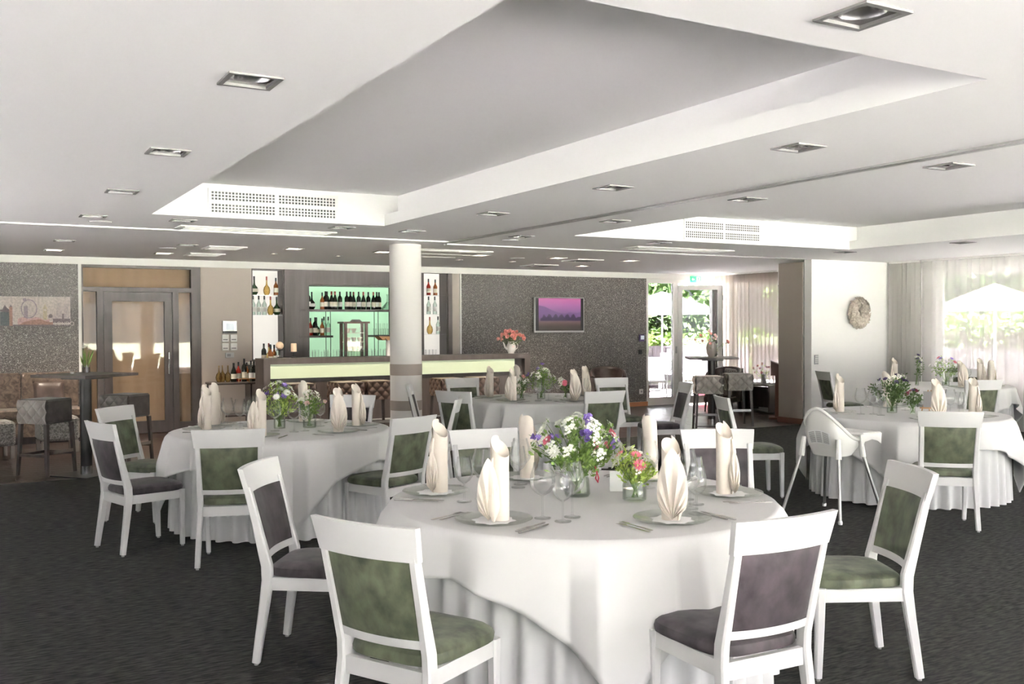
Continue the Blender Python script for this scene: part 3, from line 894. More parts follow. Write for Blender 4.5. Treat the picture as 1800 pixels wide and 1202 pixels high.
# ------------------------------------------------------------------ napkins, plates, cutlery, glasses
def make_napkin(hgt, fan_h, fan_w, off, flap):
    """rolled linen napkin with a fanned, pleated foot; one folded cloth, so one mesh (its open side is local -Y)"""
    m = MB()
    tx = -off*.5
    sg = 1 if off <= 0 else -1
    def roll(u, v):
        a = u*1.30*2*PI
        r = .036 + .005*u
        sl = (1-math.cos(a-.5*sg))/2
        top = hgt - .080*sl - .02*u
        flare = 1 + .30*max(0, v-.80)*sl
        return (tx + sg*r*flare*math.cos(a+PI/2), r*flare*math.sin(a+PI/2) + .012*v**3, top*v)
    m.grid(roll, 40, 12)
    def edge(u, v):          # loose cloth edge running down the roll
        w = .030*math.sin(PI*(.10+.80*v))*(1+.25*math.sin(9*v))
        return (tx - sg*(.030+u*w), -.016 - .012*math.sin(PI*u), (hgt-.09)*v)
    m.grid(edge, 7, 14)
    def tri(q): return 4*abs((q % 1.0)-.5)-1
    def fan(u, v):           # shell of pleats spreading from one point at the foot
        s = -1+2*u
        th = s*.80
        L = fan_h*(.13+.87*math.exp(-(abs(th)/.36)**1.25))
        rad = L*(v**.9)
        pl = .0085*tri(s*4+.0)*math.sin(PI*min(1, .08+v*.80))
        x = rad*math.sin(th)*fan_w/(fan_h*.165)
        return (tx+off + x, -.046 - .016*math.sin(PI*v) + .016*s*s*v + pl, .003+rad*math.cos(th)+.006*abs(s))
    m.grid(fan, 65, 12)
    if flap:
        def fl(u, v):
            s = -1+2*u
            w = .026*math.sin(PI*min(1, v*.94+.06))**.8
            return (tx+off*.6 + s*w, -.066-.012*math.sin(PI*v)+.022*s*s, .004+fan_h*.55*v)
        m.grid(fl, 9, 8)
    return m.mesh('napkin', 'napkin_cloth', True, 50)
NAPS = [make_napkin(.365, .21, .030, -.046, False), make_napkin(.360, .270, .050, -.056, True), make_napkin(.360, .310, .068, .012, False), make_napkin(.360, .21, .028, .046, False)]
def wine_glass_mesh(h, rb, rr, name):
    p = [(.0, .0), (.036, .0), (.037, .003), (.012, .006), (.0042, .014), (.0038, h*.40), (.010, h*.415), (rb*.62, h*.47), (rb*.93, h*.56), (rb, h*.65), (rb*.95, h*.78), (rr*1.05, h*.93), (rr, h)]
    return MB().lathe(p, n=22, cap=False).mesh(name, 'glass', True, 80)
GB = wine_glass_mesh(.245, .056, .039, 'wine_glass'); GS = wine_glass_mesh(.215, .044, .033, 'wine_glass'); GF = wine_glass_mesh(.225, .034, .027, 'wine_glass')
def plate_mesh():
    p = [(.0, .004), (.085, .004), (.10, .007), (.150, .014), (.166, .019), (.168, .017), (.152, .010), (.10, .0025), (.085, .0), (.0, .0)]
    return MB().lathe(p, n=40, cap=False).mesh('charger_plate', 'plate_glass', True, 50)
PLATE = plate_mesh()
def doily_mesh():
    n = 8; poly = []
    for k in range(n*2):
        a = PI*k/n; r = .098 if k % 2 == 0 else .080
        poly.append((r*math.cos(a), r*math.sin(a)))
    return MB().prism(poly, 0, .0015).mesh('paper_doily', 'paper_white', False)
DOILY = doily_mesh()
def fork_mesh():
    m = MB()
    def prof(pts, t=.0022, z=.002):
        L = [(-w, y) for y, w in pts] + [(w, y) for y, w in reversed(pts)]
        m.prism(L, z, z+t)
    prof([(-.105, .0065), (-.09, .0075), (-.03, .0045), (.02, .003), (.045, .004), (.055, .011), (.062, .012)])
    for k in range(4): m.box((-.0099+k*.0066, .082, .0034), (.0032, .042, .0022))
    return m.mesh('fork', 'steel', False)
def knife_mesh():
    m = MB()
    m.rbox((0, -.065, .005), (.014, .095, .008), .003)
    m.prism([(-.008, -.02), (.008, -.02), (.010, .05), (.007, .09), (-.002, .108), (-.007, .09), (-.008, .05)], .003, .006)
    return m.mesh('table_knife', 'steel', False)
FORK, KNIFE = fork_mesh(), knife_mesh()
def put(name, me, loc, rz, label, cat, group):
    return tag(link(name, me, None, loc, rz), label, cat, group)
def setting(T, x, y, where, tname, kind, rot, knife_out=True, full=True):
    cx, cy, R = T
    a = math.atan2(cy-y, cx-x)               # towards the table centre
    rz = a-PI/2
    f = Vector((math.cos(a), math.sin(a), 0)); r = Vector((math.sin(a), -math.cos(a), 0))
    z = TT+.0035
    p = Vector((x, y, z))
    d = (Vector((cx, cy, 0))-Vector((x, y, 0))).length
    if d > R-.175: p = Vector((cx, cy, z)) - f*(R-.175)
    put('charger_plate', PLATE, p, 0, 'glass charger plate under the napkin ' + where, 'plate', 'glass charger plates')
    if full: put('paper_doily', DOILY, p+Vector((0, 0, .0055)), rot*1.3, 'white paper doily under the napkin ' + where, 'doily', 'paper doilies')
    n = put('napkin', NAPS[kind], p+Vector((0, 0, .0075)), math.atan2(-p.x, p.y)+rot, 'rolled cream napkin standing ' + where, 'napkin', 'standing cream napkins')
    sc = 1.0
    put('fork', FORK, p-r*.205-f*.01+Vector((0, 0, 0)), rz, 'steel fork left of a plate on ' + tname, 'fork', 'forks on ' + tname)
    put('table_knife', KNIFE, p+r*.205-f*.01, rz, 'steel knife right of a plate on ' + tname, 'knife', 'knives on ' + tname)
    if full:
        put('fork', FORK, p-r*.235-f*.03, rz, 'steel fork left of a plate on ' + tname, 'fork', 'forks on ' + tname)
        put('table_knife', KNIFE, p+r*.235-f*.03, rz, 'steel knife right of a plate on ' + tname, 'knife', 'knives on ' + tname)
    return p, f, r
S1 = [((2.06, 4.41), 'left of the big bouquet, leftmost on the front table', 0, .1), ((1.975, 3.64), 'front left on the front table', 1, .1), ((2.69, 4.58), 'tall on the far left side of the front table', 2, 2.6),
      ((3.25, 4.22), 'behind the small flower jar on the front table', 3, 2.4), ((2.64, 3.26), 'front right on the front table', 2, -.1), ((3.29, 3.62), 'rightmost on the front table', 3, .1)]
for (x, y), w, k, r in S1: setting(T1, x, y, w, 'the front table', k, r)
S2 = [((1.70, 8.10), 'leftmost on the left table', 0, .1), ((1.95, 7.38), 'before the green chair on the left table', 1, .0), ((1.87, 8.46), 'far left side of the left table', 0, 2.6),
      ((2.62, 8.30), 'behind the flowers on the left table', 0, 2.7), ((2.585, 7.34), 'front right on the left table', 2, -.1), ((2.90, 7.72), 'rightmost on the left table', 3, .2)]
for (x, y), w, k, r in S2: setting(T2, x, y, w, 'the left table', k, r, full=False)
S3 = [((5.36, 10.00), 'leftmost on the middle back table', 0, .0), ((5.31, 9.38), 'second from the left on the middle back table', 1, .2), ((5.88, 10.18), 'far side of the middle back table', 0, 2.2),
      ((5.90, 8.98), 'fanned, nearest on the middle back table', 2, .1), ((6.50, 9.62), 'rightmost on the middle back table', 3, .0)]
for (x, y), w, k, r in S3: setting(T3, x, y, w, 'the middle back table', k, r, full=False)
S4 = [((7.26, 6.48), 'beside the high chair on the right-hand table', 0, .2), ((7.47, 5.55), 'fanned, at the middle of the right-hand table', 2, .2), ((7.90, 5.47), 'behind the green chair rail on the right-hand table', 3, .0), ((8.10, 6.58), 'far side of the right-hand table', 0, 2.0)]
for (x, y), w, k, r in S4: setting(T4, x, y, w, 'the right-hand table', k, r, full=False)
S5 = [((11.30, 9.10), 'leftmost on the far right table', 0, .2), ((11.42, 8.12), 'second from the left on the far right table', 2, .4), ((11.95, 8.06), 'fanned open on the far right table', 2, 2.9), ((12.33, 8.45), 'rightmost on the far right table by the curtain', 3, .2)]
for (x, y), w, k, r in S5: setting(T5, x, y, w, 'the far right table', k, r, full=False)
def glasses(pts, tname):
    for i, (x, y, k) in enumerate(pts):
        put('wine_glass', {'b': GB, 's': GS, 'f': GF}[k], (x, y, TT+.0035), i*.7, {'b': 'large round clear wine glass on ', 's': 'small clear wine glass on ', 'f': 'slim clear wine glass on '}[k] + tname, 'glass', {'b': 'large', 's': 'small', 'f': 'slim'}[k] + ' wine glasses on ' + tname)
glasses([(2.080, 4.130, 's'), (2.190, 4.150, 'b'), (2.27, 4.24, 'f'), (2.560, 4.42, 'b'), (2.50, 4.34, 's'), (2.190, 3.590, 'b'), (2.228, 3.485, 's'), (2.315, 3.545, 'b'),
         (2.885, 3.430, 's'), (2.825, 3.315, 's'), (3.02, 3.62, 'b'), (2.98, 3.50, 'f'), (3.07, 3.98, 'b'), (3.01, 4.08, 's')], 'the front table')
glasses([(1.93, 8.26, 'b'), (1.985, 8.06, 'b'), (2.08, 8.20, 's'), (2.13, 8.05, 'f'), (2.05, 7.90, 'b'), (2.18, 7.72, 'b'), (2.29, 7.56, 'b'), (2.39, 7.60, 's'), (2.62, 7.90, 's'), (2.58, 8.08, 'b'), (2.15, 8.38, 'b')], 'the left table')
glasses([(5.50, 9.72, 'b'), (5.57, 9.83, 's'), (5.62, 9.30, 'b'), (5.72, 9.24, 'b'), (5.56, 9.20, 's'), (6.20, 9.42, 'f'), (6.28, 9.52, 'f'), (6.34, 9.40, 'f'), (6.15, 9.72, 's'), (5.85, 9.90, 'b')], 'the middle back table')
glasses([(7.30, 6.24, 'b'), (7.39, 6.17, 'b'), (7.36, 6.06, 's'), (7.72, 5.72, 'b'), (7.80, 5.66, 'b'), (7.83, 5.55, 'f'), (7.93, 5.66, 's'), (8.0, 6.30, 'b')], 'the right-hand table')
glasses([(12.15, 8.55, 'b'), (12.22, 8.65, 's'), (12.05, 8.5, 'f'), (11.55, 8.35, 'b')], 'the far right table')
# ------------------------------------------------------------------ flowers
def petal_ring(m, n, r0, r1, w, z0, z1, off=0.0):
    for k in range(n):
        a = 2*PI*k/n + off
        c, s = math.cos(a), math.sin(a); px, py = -s, c
        m.add([(c*r0, s*r0, z0), (c*(r0+r1)/2+px*w, s*(r0+r1)/2+py*w, (z0+z1)/2+.002), (c*r1, s*r1, z1), (c*(r0+r1)/2-px*w, s*(r0+r1)/2-py*w, (z0+z1)/2+.002)], [(0, 1, 2, 3)])
def gerbera(m): petal_ring(m, 13, .004, .034, .006, .002, .008); petal_ring(m, 10, .003, .024, .005, .006, .014, .2); m.lathe([(.008, .006), (.006, .012), (.0, .013)], n=8, cap=False)
def rose(m):
    for j in range(4): petal_ring(m, 6, .004, .026-.005*j, .012-.001*j, .0+.005*j, .018+.006*j, j*.5)
def bell(m):
    for (x, y, z, a) in ((0, 0, .0, .3), (.014, .006, -.014, 1.2), (-.012, .010, -.024, 2.4), (.006, -.014, -.034, 4)):
        n = len(m.v)
        m.lathe([(.003, z-.006), (.009, z), (.011, z+.012), (.016, z+.022)], (x, y, 0), 6, cap=False)
def anemone(m): petal_ring(m, 6, .003, .030, .013, .0, .020); petal_ring(m, 6, .003, .022, .011, .004, .024, .5)
def umbel(m):
    rnd = random.Random(7)
    for k in range(13):
        a, r = rnd.uniform(0, 6.28), .032*math.sqrt(rnd.random())
        x, y, z = r*math.cos(a), r*math.sin(a), .012*(1-(r/.032)**2)+rnd.uniform(-.003, .003)
        q = MB(); petal_ring(q, 5, .0, .0085, .0035, 0, .002, rnd.random()); m.add([(v[0]+x, v[1]+y, v[2]+z) for v in q.v], q.f)
FM = {}
for nm, fn, mt in (('gerbera_pink', gerbera, 'petal_pink'), ('gerbera_maroon', gerbera, 'petal_maroon'), ('rose_pink', rose, 'petal_rose'), ('rose_pale', rose, 'petal_pale'), ('bell_purple', bell, 'petal_purple'),
                   ('anemone_dark', anemone, 'petal_dark'), ('anemone_purple', anemone, 'petal_purple'), ('umbel_white', umbel, 'petal_white'), ('daisy_white', gerbera, 'petal_white')):
    q = MB(); fn(q); FM[nm] = q.mesh('flower', mt, False)
def leaf_quad(m, p, d, L, W, rnd):
    d = d.normalized()
    s = d.cross(Vector((rnd.uniform(-1, 1), rnd.uniform(-1, 1), rnd.uniform(.2, 1)))).normalized()
    a, b = p + d*L*.5 + s*W, p + d*L*.5 - s*W
    m.add([p, a, p+d*L, b], [(0, 1, 2, 3)])
def bouquet(label, base, z0, h, spread, flowers, nleaf, leafm, seed, stems=14, leaf=.035, group=None, mesh_scale=1.0, low=0.0):
    """cut flowers: stems meeting in the vase, a cloud of leaves, single blooms"""
    rnd = random.Random(seed)
    t = thing('bouquet', label, 'flowers', (base[0], base[1], z0), 0, group)
    st = MB(); tips = []
    total = sum(n for _, n in flowers)
    for k in range(max(stems, total)):
        a = rnd.uniform(0, 6.28); r = spread*math.sqrt(rnd.random())
        hh = h*(1-.42*(r/spread)**2)*rnd.uniform(.86, 1.04) - low*rnd.random()
        tip = Vector((r*math.cos(a), r*math.sin(a), hh))
        b = Vector((-.016*math.cos(a), -.016*math.sin(a), .015))
        mid = Vector((.3*tip.x, .3*tip.y, hh*.55))
        st.tube([b, mid, tip], .0016, 5, cap=False); tips.append(tip)
    stuff(st.build('stems', 'stem_green', t))
    lf = MB()
    for k in range(nleaf):
        tp = rnd.choice(tips); f = rnd.uniform(.46, 1.0)
        p = Vector((tp.x*f**1.3, tp.y*f**1.3, tp.z*f)) + Vector((rnd.gauss(0, .012), rnd.gauss(0, .012), rnd.gauss(0, .01)))
        d = Vector((p.x*3+rnd.gauss(0, .35), p.y*3+rnd.gauss(0, .35), rnd.uniform(-.1, .8)))
        leaf_quad(lf, p, d, leaf*rnd.uniform(.6, 1.2), leaf*.22, rnd)
    stuff(lf.build('leaves', leafm, t, smooth=False))
    i = 0; order = sorted(tips, key=lambda q: -q.z)[:total]; rnd.shuffle(order)
    for nm, n in flowers:
        for _ in range(n):
            tp = order[i]; i += 1
            o = link('flower', FM[nm], t, tp)
            out = Vector((tp.x*2.2, tp.y*2.2, spread*1.1))
            o.rotation_euler = out.to_track_quat('Z', 'Y').to_euler()
            o.scale = (mesh_scale*rnd.uniform(.85, 1.15),)*3
    return t
def vase(label, x, y, z, prof, water=.5, group=None, m='vase_glass', name='glass_vase'):
    t = thing(name, label, 'vase', (x, y, z), 0, group)
    MB().lathe(prof, n=24, cap=False).build('vase_wall', m, t)
    if water:
        hz = prof[-1][1]*water
        pr = [(max(0, r-.004), max(.004, zz)) for r, zz in prof if zz <= hz]
        MB().lathe(pr + [(pr[-1][0], hz), (0, hz)], n=24, cap=False).build('water_surface', 'vase_glass', t)
    return t
ZT = TT+.004
JAR = [(.0, .0), (.05, .0), (.056, .006), (.057, .09), (.05, .105), (.046, .112), (.049, .125)]
TALL = [(.0, .0), (.058, .0), (.064, .010), (.062, .05), (.052, .10), (.044, .135), (.046, .16), (.052, .175)]
CYLV = [(.0, .0), (.046, .0), (.048, .006), (.048, .15)]
TUBE = [(.0, .0), (.024, .0), (.026, .005), (.022, .07), (.024, .105)]
# front table
vase('curved clear glass vase with the big bouquet on the front table', 2.63, 3.98, ZT, TALL)
t = bouquet('big bouquet of white, purple and pink garden flowers on the front table', (2.63, 3.98), ZT, .42, .23, [('umbel_white', 36), ('bell_purple', 6), ('gerbera_pink', 4), ('daisy_white', 5)], 900, 'leaf_green', 11, stems=52)
rb = MB().tube([(.05, -.03, .165), (.075, -.035, .16), (.09, -.035, .12), (.10, -.04, .085), (.092, -.045, .065), (.08, -.042, .085), (.09, -.04, .12)], .004, 6).build('red_ribbon', 'ribbon_red', loc=(2.63, 3.98, ZT))
tag(rb, 'dark red ribbon loop tied on the big glass vase', 'ribbon')
vase('wide clear glass jar with small flowers on the front table', 2.80, 3.74, ZT, [(.0, .0), (.052, .0), (.058, .006), (.059, .07), (.054, .085), (.055, .105)])
bouquet('small lime green bouquet with pink gerberas in a jar on the front table', (2.80, 3.74), ZT, .25, .115, [('umbel_white', 8), ('gerbera_pink', 3), ('daisy_white', 3)], 420, 'leaf_lime', 12, stems=18)
MB_card = MB().add([(-.033, -.02, 0), (.033, -.02, 0), (.033, 0, .10), (-.033, 0, .10), (-.033, .02, 0), (.033, .02, 0)], [(0, 1, 2, 3), (3, 2, 5, 4)])
o = MB_card.build('tent_card', 'paper_white', loc=(2.88, 4.00, ZT), rz=R2D(-32), smooth=False)
sm = o.modifiers.new('thickness', 'SOLIDIFY'); sm.thickness = .0012
tag(o, 'folded white tent card between the flower vases on the front table', 'card')
# left table
vase('straight clear glass vase with flowers on the left table', 2.27, 7.90, ZT, CYLV)
bouquet('leafy bouquet with purple and white flowers on the left table', (2.27, 7.90), ZT, .37, .19, [('umbel_white', 14), ('anemone_purple', 6), ('daisy_white', 4)], 620, 'leaf_lime', 21, stems=30)
vase('small clear glass vase with a pink rose on the left table', 2.50, 7.82, ZT, JAR)
bouquet('small bouquet with a pale pink rose on the left table', (2.50, 7.82), ZT, .30, .13, [('rose_pale', 2), ('umbel_white', 10)], 260, 'leaf_green', 22, stems=16)
# middle back table
vase('straight clear glass vase with flowers on the middle back table', 5.77, 9.48, ZT, CYLV)
bouquet('green bouquet with white and purple blooms on the middle back table', (5.77, 9.48), ZT, .38, .19, [('umbel_white', 16), ('anemone_purple', 4)], 560, 'leaf_green', 31, stems=28)
vase('small glass tube vase left on the middle back table', 5.55, 9.55, ZT, TUBE)
bouquet('little bunch with a coral rose left on the middle back table', (5.55, 9.55), ZT, .27, .11, [('rose_pink', 2), ('umbel_white', 8)], 180, 'leaf_dark', 32, stems=12)
vase('small glass tube vase right on the middle back table', 6.02, 9.36, ZT, TUBE)
bouquet('little bunch with a coral gerbera right on the middle back table', (6.02, 9.36), ZT, .27, .11, [('gerbera_pink', 2), ('umbel_white', 8)], 180, 'leaf_dark', 33, stems=12)
# right-hand table
vase('straight clear glass vase with flowers on the right-hand table', 7.66, 6.18, ZT, CYLV)
bouquet('bouquet with dark purple anemones on the right-hand table', (7.66, 6.18), ZT, .38, .22, [('anemone_dark', 6), ('umbel_white', 4)], 950, 'leaf_dark', 41, stems=26)
vase('small glass tube vase on the right-hand table', 7.70, 5.98, ZT, TUBE)
bouquet('little bunch with maroon flowers on the right-hand table', (7.70, 5.98), ZT, .24, .09, [('gerbera_maroon', 3), ('anemone_dark', 1)], 140, 'leaf_dark', 42, stems=10)
t = thing('picture_easel', 'small oak easel with a card on the right-hand table', 'easel', (7.86, 5.92, ZT), R2D(-52))
for s in (-1, 1): MB().tube([(s*.075, -.02, .0), (s*.012, .025, .22)], .006, 6).build('leg', 'oak', t)
MB().tube([(0, .09, .0), (0, .028, .21)], .005, 6).build('rear_leg', 'oak', t)
MB().box((0, -.015, .055), (.17, .02, .012)).build('ledge', 'oak', t, smooth=False)
MB().box((0, .002, .135), (.11, .006, .15), rx=-.2).build('card', 'ink_grey', t, smooth=False)
# far right table
vase('straight clear glass vase with flowers on the far right table', 11.62, 8.50, ZT, CYLV)
bouquet('bouquet with pink and purple flowers on the far right table by the curtains', (11.62, 8.50), ZT, .40, .22, [('gerbera_pink', 3), ('anemone_purple', 2), ('umbel_white', 12)], 420, 'leaf_green', 51, stems=24)
vase('small glass tube vase on the far right table', 11.35, 8.75, ZT, TUBE)
bouquet('little dark purple bunch on the far right table beside the leftmost napkin', (11.35, 8.75), ZT, .42, .08, [('anemone_dark', 3), ('umbel_white', 3)], 90, 'leaf_dark', 52, stems=8)

# ------------------------------------------------------------------ high chair
t = thing('high_chair', 'white plastic high chair with grey metal legs beside the right-hand table', 'high chair', (6.31, 5.69, 0), R2D(-84))
# faces local +Y
for sx in (-1, 1):
    for sy in (-1, 1):
        l = MB().tube([(sx*.285, sy*.285, .02), (sx*.175, sy*.155, .555)], .0135, 10).build('leg', 'brushed_alu', t)
        MB().lathe([(.0, 0), (.017, .004), (.019, .022), (.014, .036)], (sx*.286, sy*.286, 0), 10, cap=False).build('foot_cap', 'white_plastic', l)
def hc_side(a):
    """rim height round the shell, a = 0 at the back"""
    k = (1+math.cos(a))/2
    return .640 + .265*k**2.6
def shell(u, v, off=0.0):
    a = u*2*PI
    p = 3.2
    c, s = math.cos(a), math.sin(a)
    r = (abs(c)**p+abs(s)**p)**(-1/p)
    sc = .72+.28*min(1, v*1.6)
    z = .515 + (hc_side(a)-.515)*v
    k = (1+math.cos(a))/2
    hw = .205 - .055*max(0, v-.35)*k
    return (r*s*(hw+off)*sc, -r*c*(.165+off)*sc - .035*k*v, z)
mb = MB().grid(shell, 48, 10, wrap=True)
mb.f.append(tuple(range(48)))
o = mb.build('seat_shell', 'white_plastic', t, ang=60)
so = o.modifiers.new('wall', 'SOLIDIFY'); so.thickness = .012
# rolled rim with leg sockets
pts = [Vector(shell(k/48, 1, .004)) for k in range(49)]
MB().tube(pts, .014, 8).build('rim', 'white_plastic', t)
for sx in (-1, 1):
    for sy in (-1, 1):
        MB().tube([(sx*.182, sy*.165, .50), (sx*.168, sy*.148, .66)], [.027, .020], 10).build('leg_socket', 'white_plastic', t)
# tray at the front and arched apron
MB().rbox((0, .235, .665), (.44, .24, .022), .008).build('tray', 'white_plastic', t)
MB().rbox((0, .235, .685), (.455, .255, .03), .01).build('tray_rim', 'white_plastic', t)
for sx in (-1, 1): MB().prism([(.06, .69), (.352, .69), (.345, .60), (.30, .625), (.22, .645), (.12, .63), (.08, .58)], sx*.226-.006, sx*.226+.006, Matrix(((0, 0, 1, 0), (1, 0, 0, 0), (0, 1, 0, 0), (0, 0, 0, 1)))).build('tray_side', 'white_plastic', t, smooth=False)
# printed notice on the back
st = MB().grid(lambda u, v: tuple(Vector(shell((-.085+.17*u) % 1.0, .26+.30*v, .010))), 13, 4).build('notice', 'paper_white', t)
for k in range(8):
    for c0 in (-.074, -.022, .030):
        MB().grid(lambda u, v: tuple(Vector(shell((c0+.042*u) % 1.0, .29+k*.031+.013*v, .0125))), 5, 2).build('print_line', 'ink_grey', st)

# ------------------------------------------------------------------ the bar counter
BX0, BX1, BY = 3.66, 8.01, 13.5
b = thing('bar_counter', 'long dark wooden bar counter with pale green glass front', 'bar', (BX0, BY, 0))
W = BX1-BX0
MB().mm(0, W, 0, .45, 1.07, 1.15).build('counter_top', 'bar_wood', b, smooth=False)
MB().mm(0, .095, 0, .45, 0, 1.07).build('end_panel', 'bar_wood', b, smooth=False)
MB().mm(W-.10, W, 0, .45, .0, 1.07).build('end_panel', 'bar_wood', b, smooth=False)
MB().mm(.095, W-.10, .06, .10, 0, .86).build('front_panel', 'bar_wood', b, smooth=False)
MB().mm(.095, W-.28, .02, .05, .865, 1.07).build('glass_panel', 'mint_glass', b, smooth=False)
MB().mm(W-.28, W-.10, .08, .12, .86, 1.07).build('dark_panel', 'dark_wood', b, smooth=False)
MB().tube([(.1, -.12, .22), (W-.1, -.12, .22)], .02, 10).build('foot_rail', 'brushed_alu', b)
for k in range(6): MB().tube([(.3+k*.75, -.12, .22), (.3+k*.75, .06, .22)], .01, 8).build('rail_bracket', 'brushed_alu', b)
MB().mm(.60, W-.1, .45, .75, .86, .90).build('work_shelf', 'brushed_alu', b, smooth=False)
# low side counter joining the wall at the left end
s = thing('side_counter', 'low dark wooden cabinet between the bar end and the wall', 'cabinet', (3.86, 13.96, 0))
MB().mm(0, .30, 0, 1.37, 0, 1.02).build('body', 'bar_wood', s, smooth=False)
MB().mm(-.03, .32, -.01, 1.37, 1.02, 1.05).build('top', 'label_white', s, smooth=False)
# back counter under the niche
s = thing('back_counter', 'dark back counter under the green bottle niche', 'cabinet', (4.55, 14.78, 0))
MB().mm(0, 2.9, 0, .52, 0, .97).build('body', 'bar_wood', s, smooth=False)
MB().mm(-.02, 2.92, -.02, .53, .97, 1.0).build('worktop', 'brushed_alu', s, smooth=False)
for k in range(4): 
    dd = MB().mm(.03+k*.72, .70+k*.72, -.015, 0, .08, .94).build('door', 'bar_wood', s, smooth=False)
    MB().rbox((.12+k*.72, -.028, .85), (.12, .012, .012), .004).build('handle', 'brushed_alu', dd)
# shelves in the niche
def shelf(label, x0, x1, z, rods):
    t = thing('wall_shelf', label, 'shelf', (x0, Y1-.04, z))
    MB().mm(0, x1-x0, -.02, .36, -.035, 0).build('board', 'dark_wood', t, smooth=False)
    for rx in rods: MB().tube([(rx-x0, .05, -.92 if z > 1.6 else -.40), (rx-x0, .05, -.03)], .006, 6).build('rod', 'dark_metal', t)
shelf('upper dark shelf full of wine bottles in the green niche', 4.75, 6.50, 1.885, (5.20, 5.28, 6.05, 6.12))
shelf('short lower left shelf in the green niche', 4.75, 5.30, 1.455, ())
shelf('short lower right shelf with tumblers in the green niche', 6.02, 6.50, 1.455, ())

# bottles
def bottle(kind, glassm, labelm, capm, h=.30, r=.038):
    t = thing('bottle', '', 'bottle')
    if kind == 'bordeaux': p = [(0, 0), (r*.9, 0), (r, .008), (r, h*.62), (r*.82, h*.70), (r*.40, h*.77), (r*.36, h*.90)]
    elif kind == 'burgundy': p = [(0, 0), (r*1.05, 0), (r*1.1, .008), (r*1.1, h*.48), (r*.8, h*.62), (r*.42, h*.76), (r*.36, h*.90)]
    elif kind == 'round': p = [(0, 0), (r*.9, 0), (r*1.5, h*.12), (r*1.65, h*.26), (r*1.3, h*.42), (r*.5, h*.54), (r*.34, h*.66), (r*.34, h*.90)]
    elif kind == 'decanter': p = [(0, 0), (r*2.2, 0), (r*2.3, h*.10), (r*1.6, h*.25), (r*.45, h*.5), (r*.35, h*.8), (r*.6, h*.97)]
    else: p = [(0, 0), (r*.95, 0), (r, .006), (r*.96, h*.55), (r*.60, h*.64), (r*.34, h*.72), (r*.32, h*.90)]
    MB().lathe(p, n=14, cap=False).build('body', glassm, t)
    if capm: MB().lathe([(p[-1][0]*1.12, h*.80), (p[-1][0]*1.12, h), (0, h)], n=12, cap=False).build('cap', capm, t)
    if labelm:
        rr = (1.1 if kind == 'burgundy' else (1.62 if kind == 'round' else 1.0))*r+.0012
        z0, z1 = (h*.16, h*.42) if kind != 'round' else (h*.16, h*.34)
        MB().grid(lambda u, v: (rr*math.cos(-PI/2+(-1.25+2.5*u)), rr*math.sin(-PI/2+(-1.25+2.5*u)), z0+(z1-z0)*v), 11, 2).build('label', labelm, t)
    return Proto(t)
BWC = bottle('bordeaux', 'bottle_dark', 'label_cream', 'cap_black'); BWW = bottle('bordeaux', 'bottle_dark', 'label_white', 'cap_black')
BUR = bottle('burgundy', 'bottle_dark', 'label_cream', 'cap_red', .30); BRO = bottle('round', 'bottle_dark', 'label_white', 'cap_black', .29, .036)
BSP = bottle('spirit', 'bottle_clear', 'label_white', 'cap_black', .31); BRD = bottle('spirit', 'bottle_red', 'label_cream', 'cap_black', .29)
BAM = bottle('spirit', 'bottle_amber', 'label_cream', 'cap_black', .28); BGR = bottle('round', 'bottle_green', 'label_cream', 'cap_black', .30)
BGO = bottle('round', 'bottle_gold', None, 'cap_red', .30, .034); BDC = bottle('decanter', 'bottle_clear', None, None, .27, .05)
row = [(4.93, BWW), (5.01, BRO), (5.165, BAM), (5.22, BWC), (5.27, BWW), (5.325, BUR), (5.385, BUR), (5.495, BWW), (5.59, BWC), (5.655, BWC), (5.735, BUR), (5.80, BWW), (5.885, BUR), (6.0, BWW), (6.065, BUR), (6.125, BWW), (6.195, BWC), (6.33, BDC)]
ordn = ['first', 'second', 'third', 'fourth', 'fifth', 'sixth', 'seventh', 'eighth', 'ninth', 'tenth', 'eleventh', 'twelfth', 'thirteenth', 'fourteenth', 'fifteenth', 'sixteenth', 'seventeenth', 'eighteenth']
for i, (x, pr) in enumerate(row):
    pr.put((x, Y1+.06+(.09 if i % 3 == 1 else .02), 1.885), 0, ('clear glass decanter at the right end of the upper green niche shelf' if pr is BDC else 'wine bottle on the upper green niche shelf, %s from the left' % ordn[i]), 'bottles on the upper niche shelf')
for i, (x, pr) in enumerate([(4.92, BRD), (4.985, BRD), (5.03, BWC), (5.085, BGR), (5.15, BAM), (5.215, BSP), (5.255, BSP)]):
    pr.put((x, Y1+.05+(.10 if i % 2 else .0), 1.455), 0, 'spirit bottle on the short lower niche shelf, %s from the left' % ordn[i], 'bottles on the lower niche shelf')
# tumblers on the right short shelf
def tumbler_mesh(h, r): return MB().lathe([(0, 0), (r*.82, 0), (r*.85, .004), (r, h)], n=14, cap=False).mesh('drinking_glass', 'glass', True, 60)
TUM, TUS = tumbler_mesh(.11, .034), tumbler_mesh(.085, .030)
for i in range(8):
    put('drinking_glass', TUM, (6.12+.085*(i % 4), Y1+.05+.10*(i//4), 1.455), 0, 'clear tumbler on the short right shelf of the green niche', 'glass', 'tumblers on the niche shelf')
for i in range(3):
    put('drinking_glass', TUS, (6.13+.075*i, Y1+.06, 1.455+.112), 0, 'clear tumbler stacked on the tumblers of the niche shelf', 'glass', 'stacked niche tumblers')
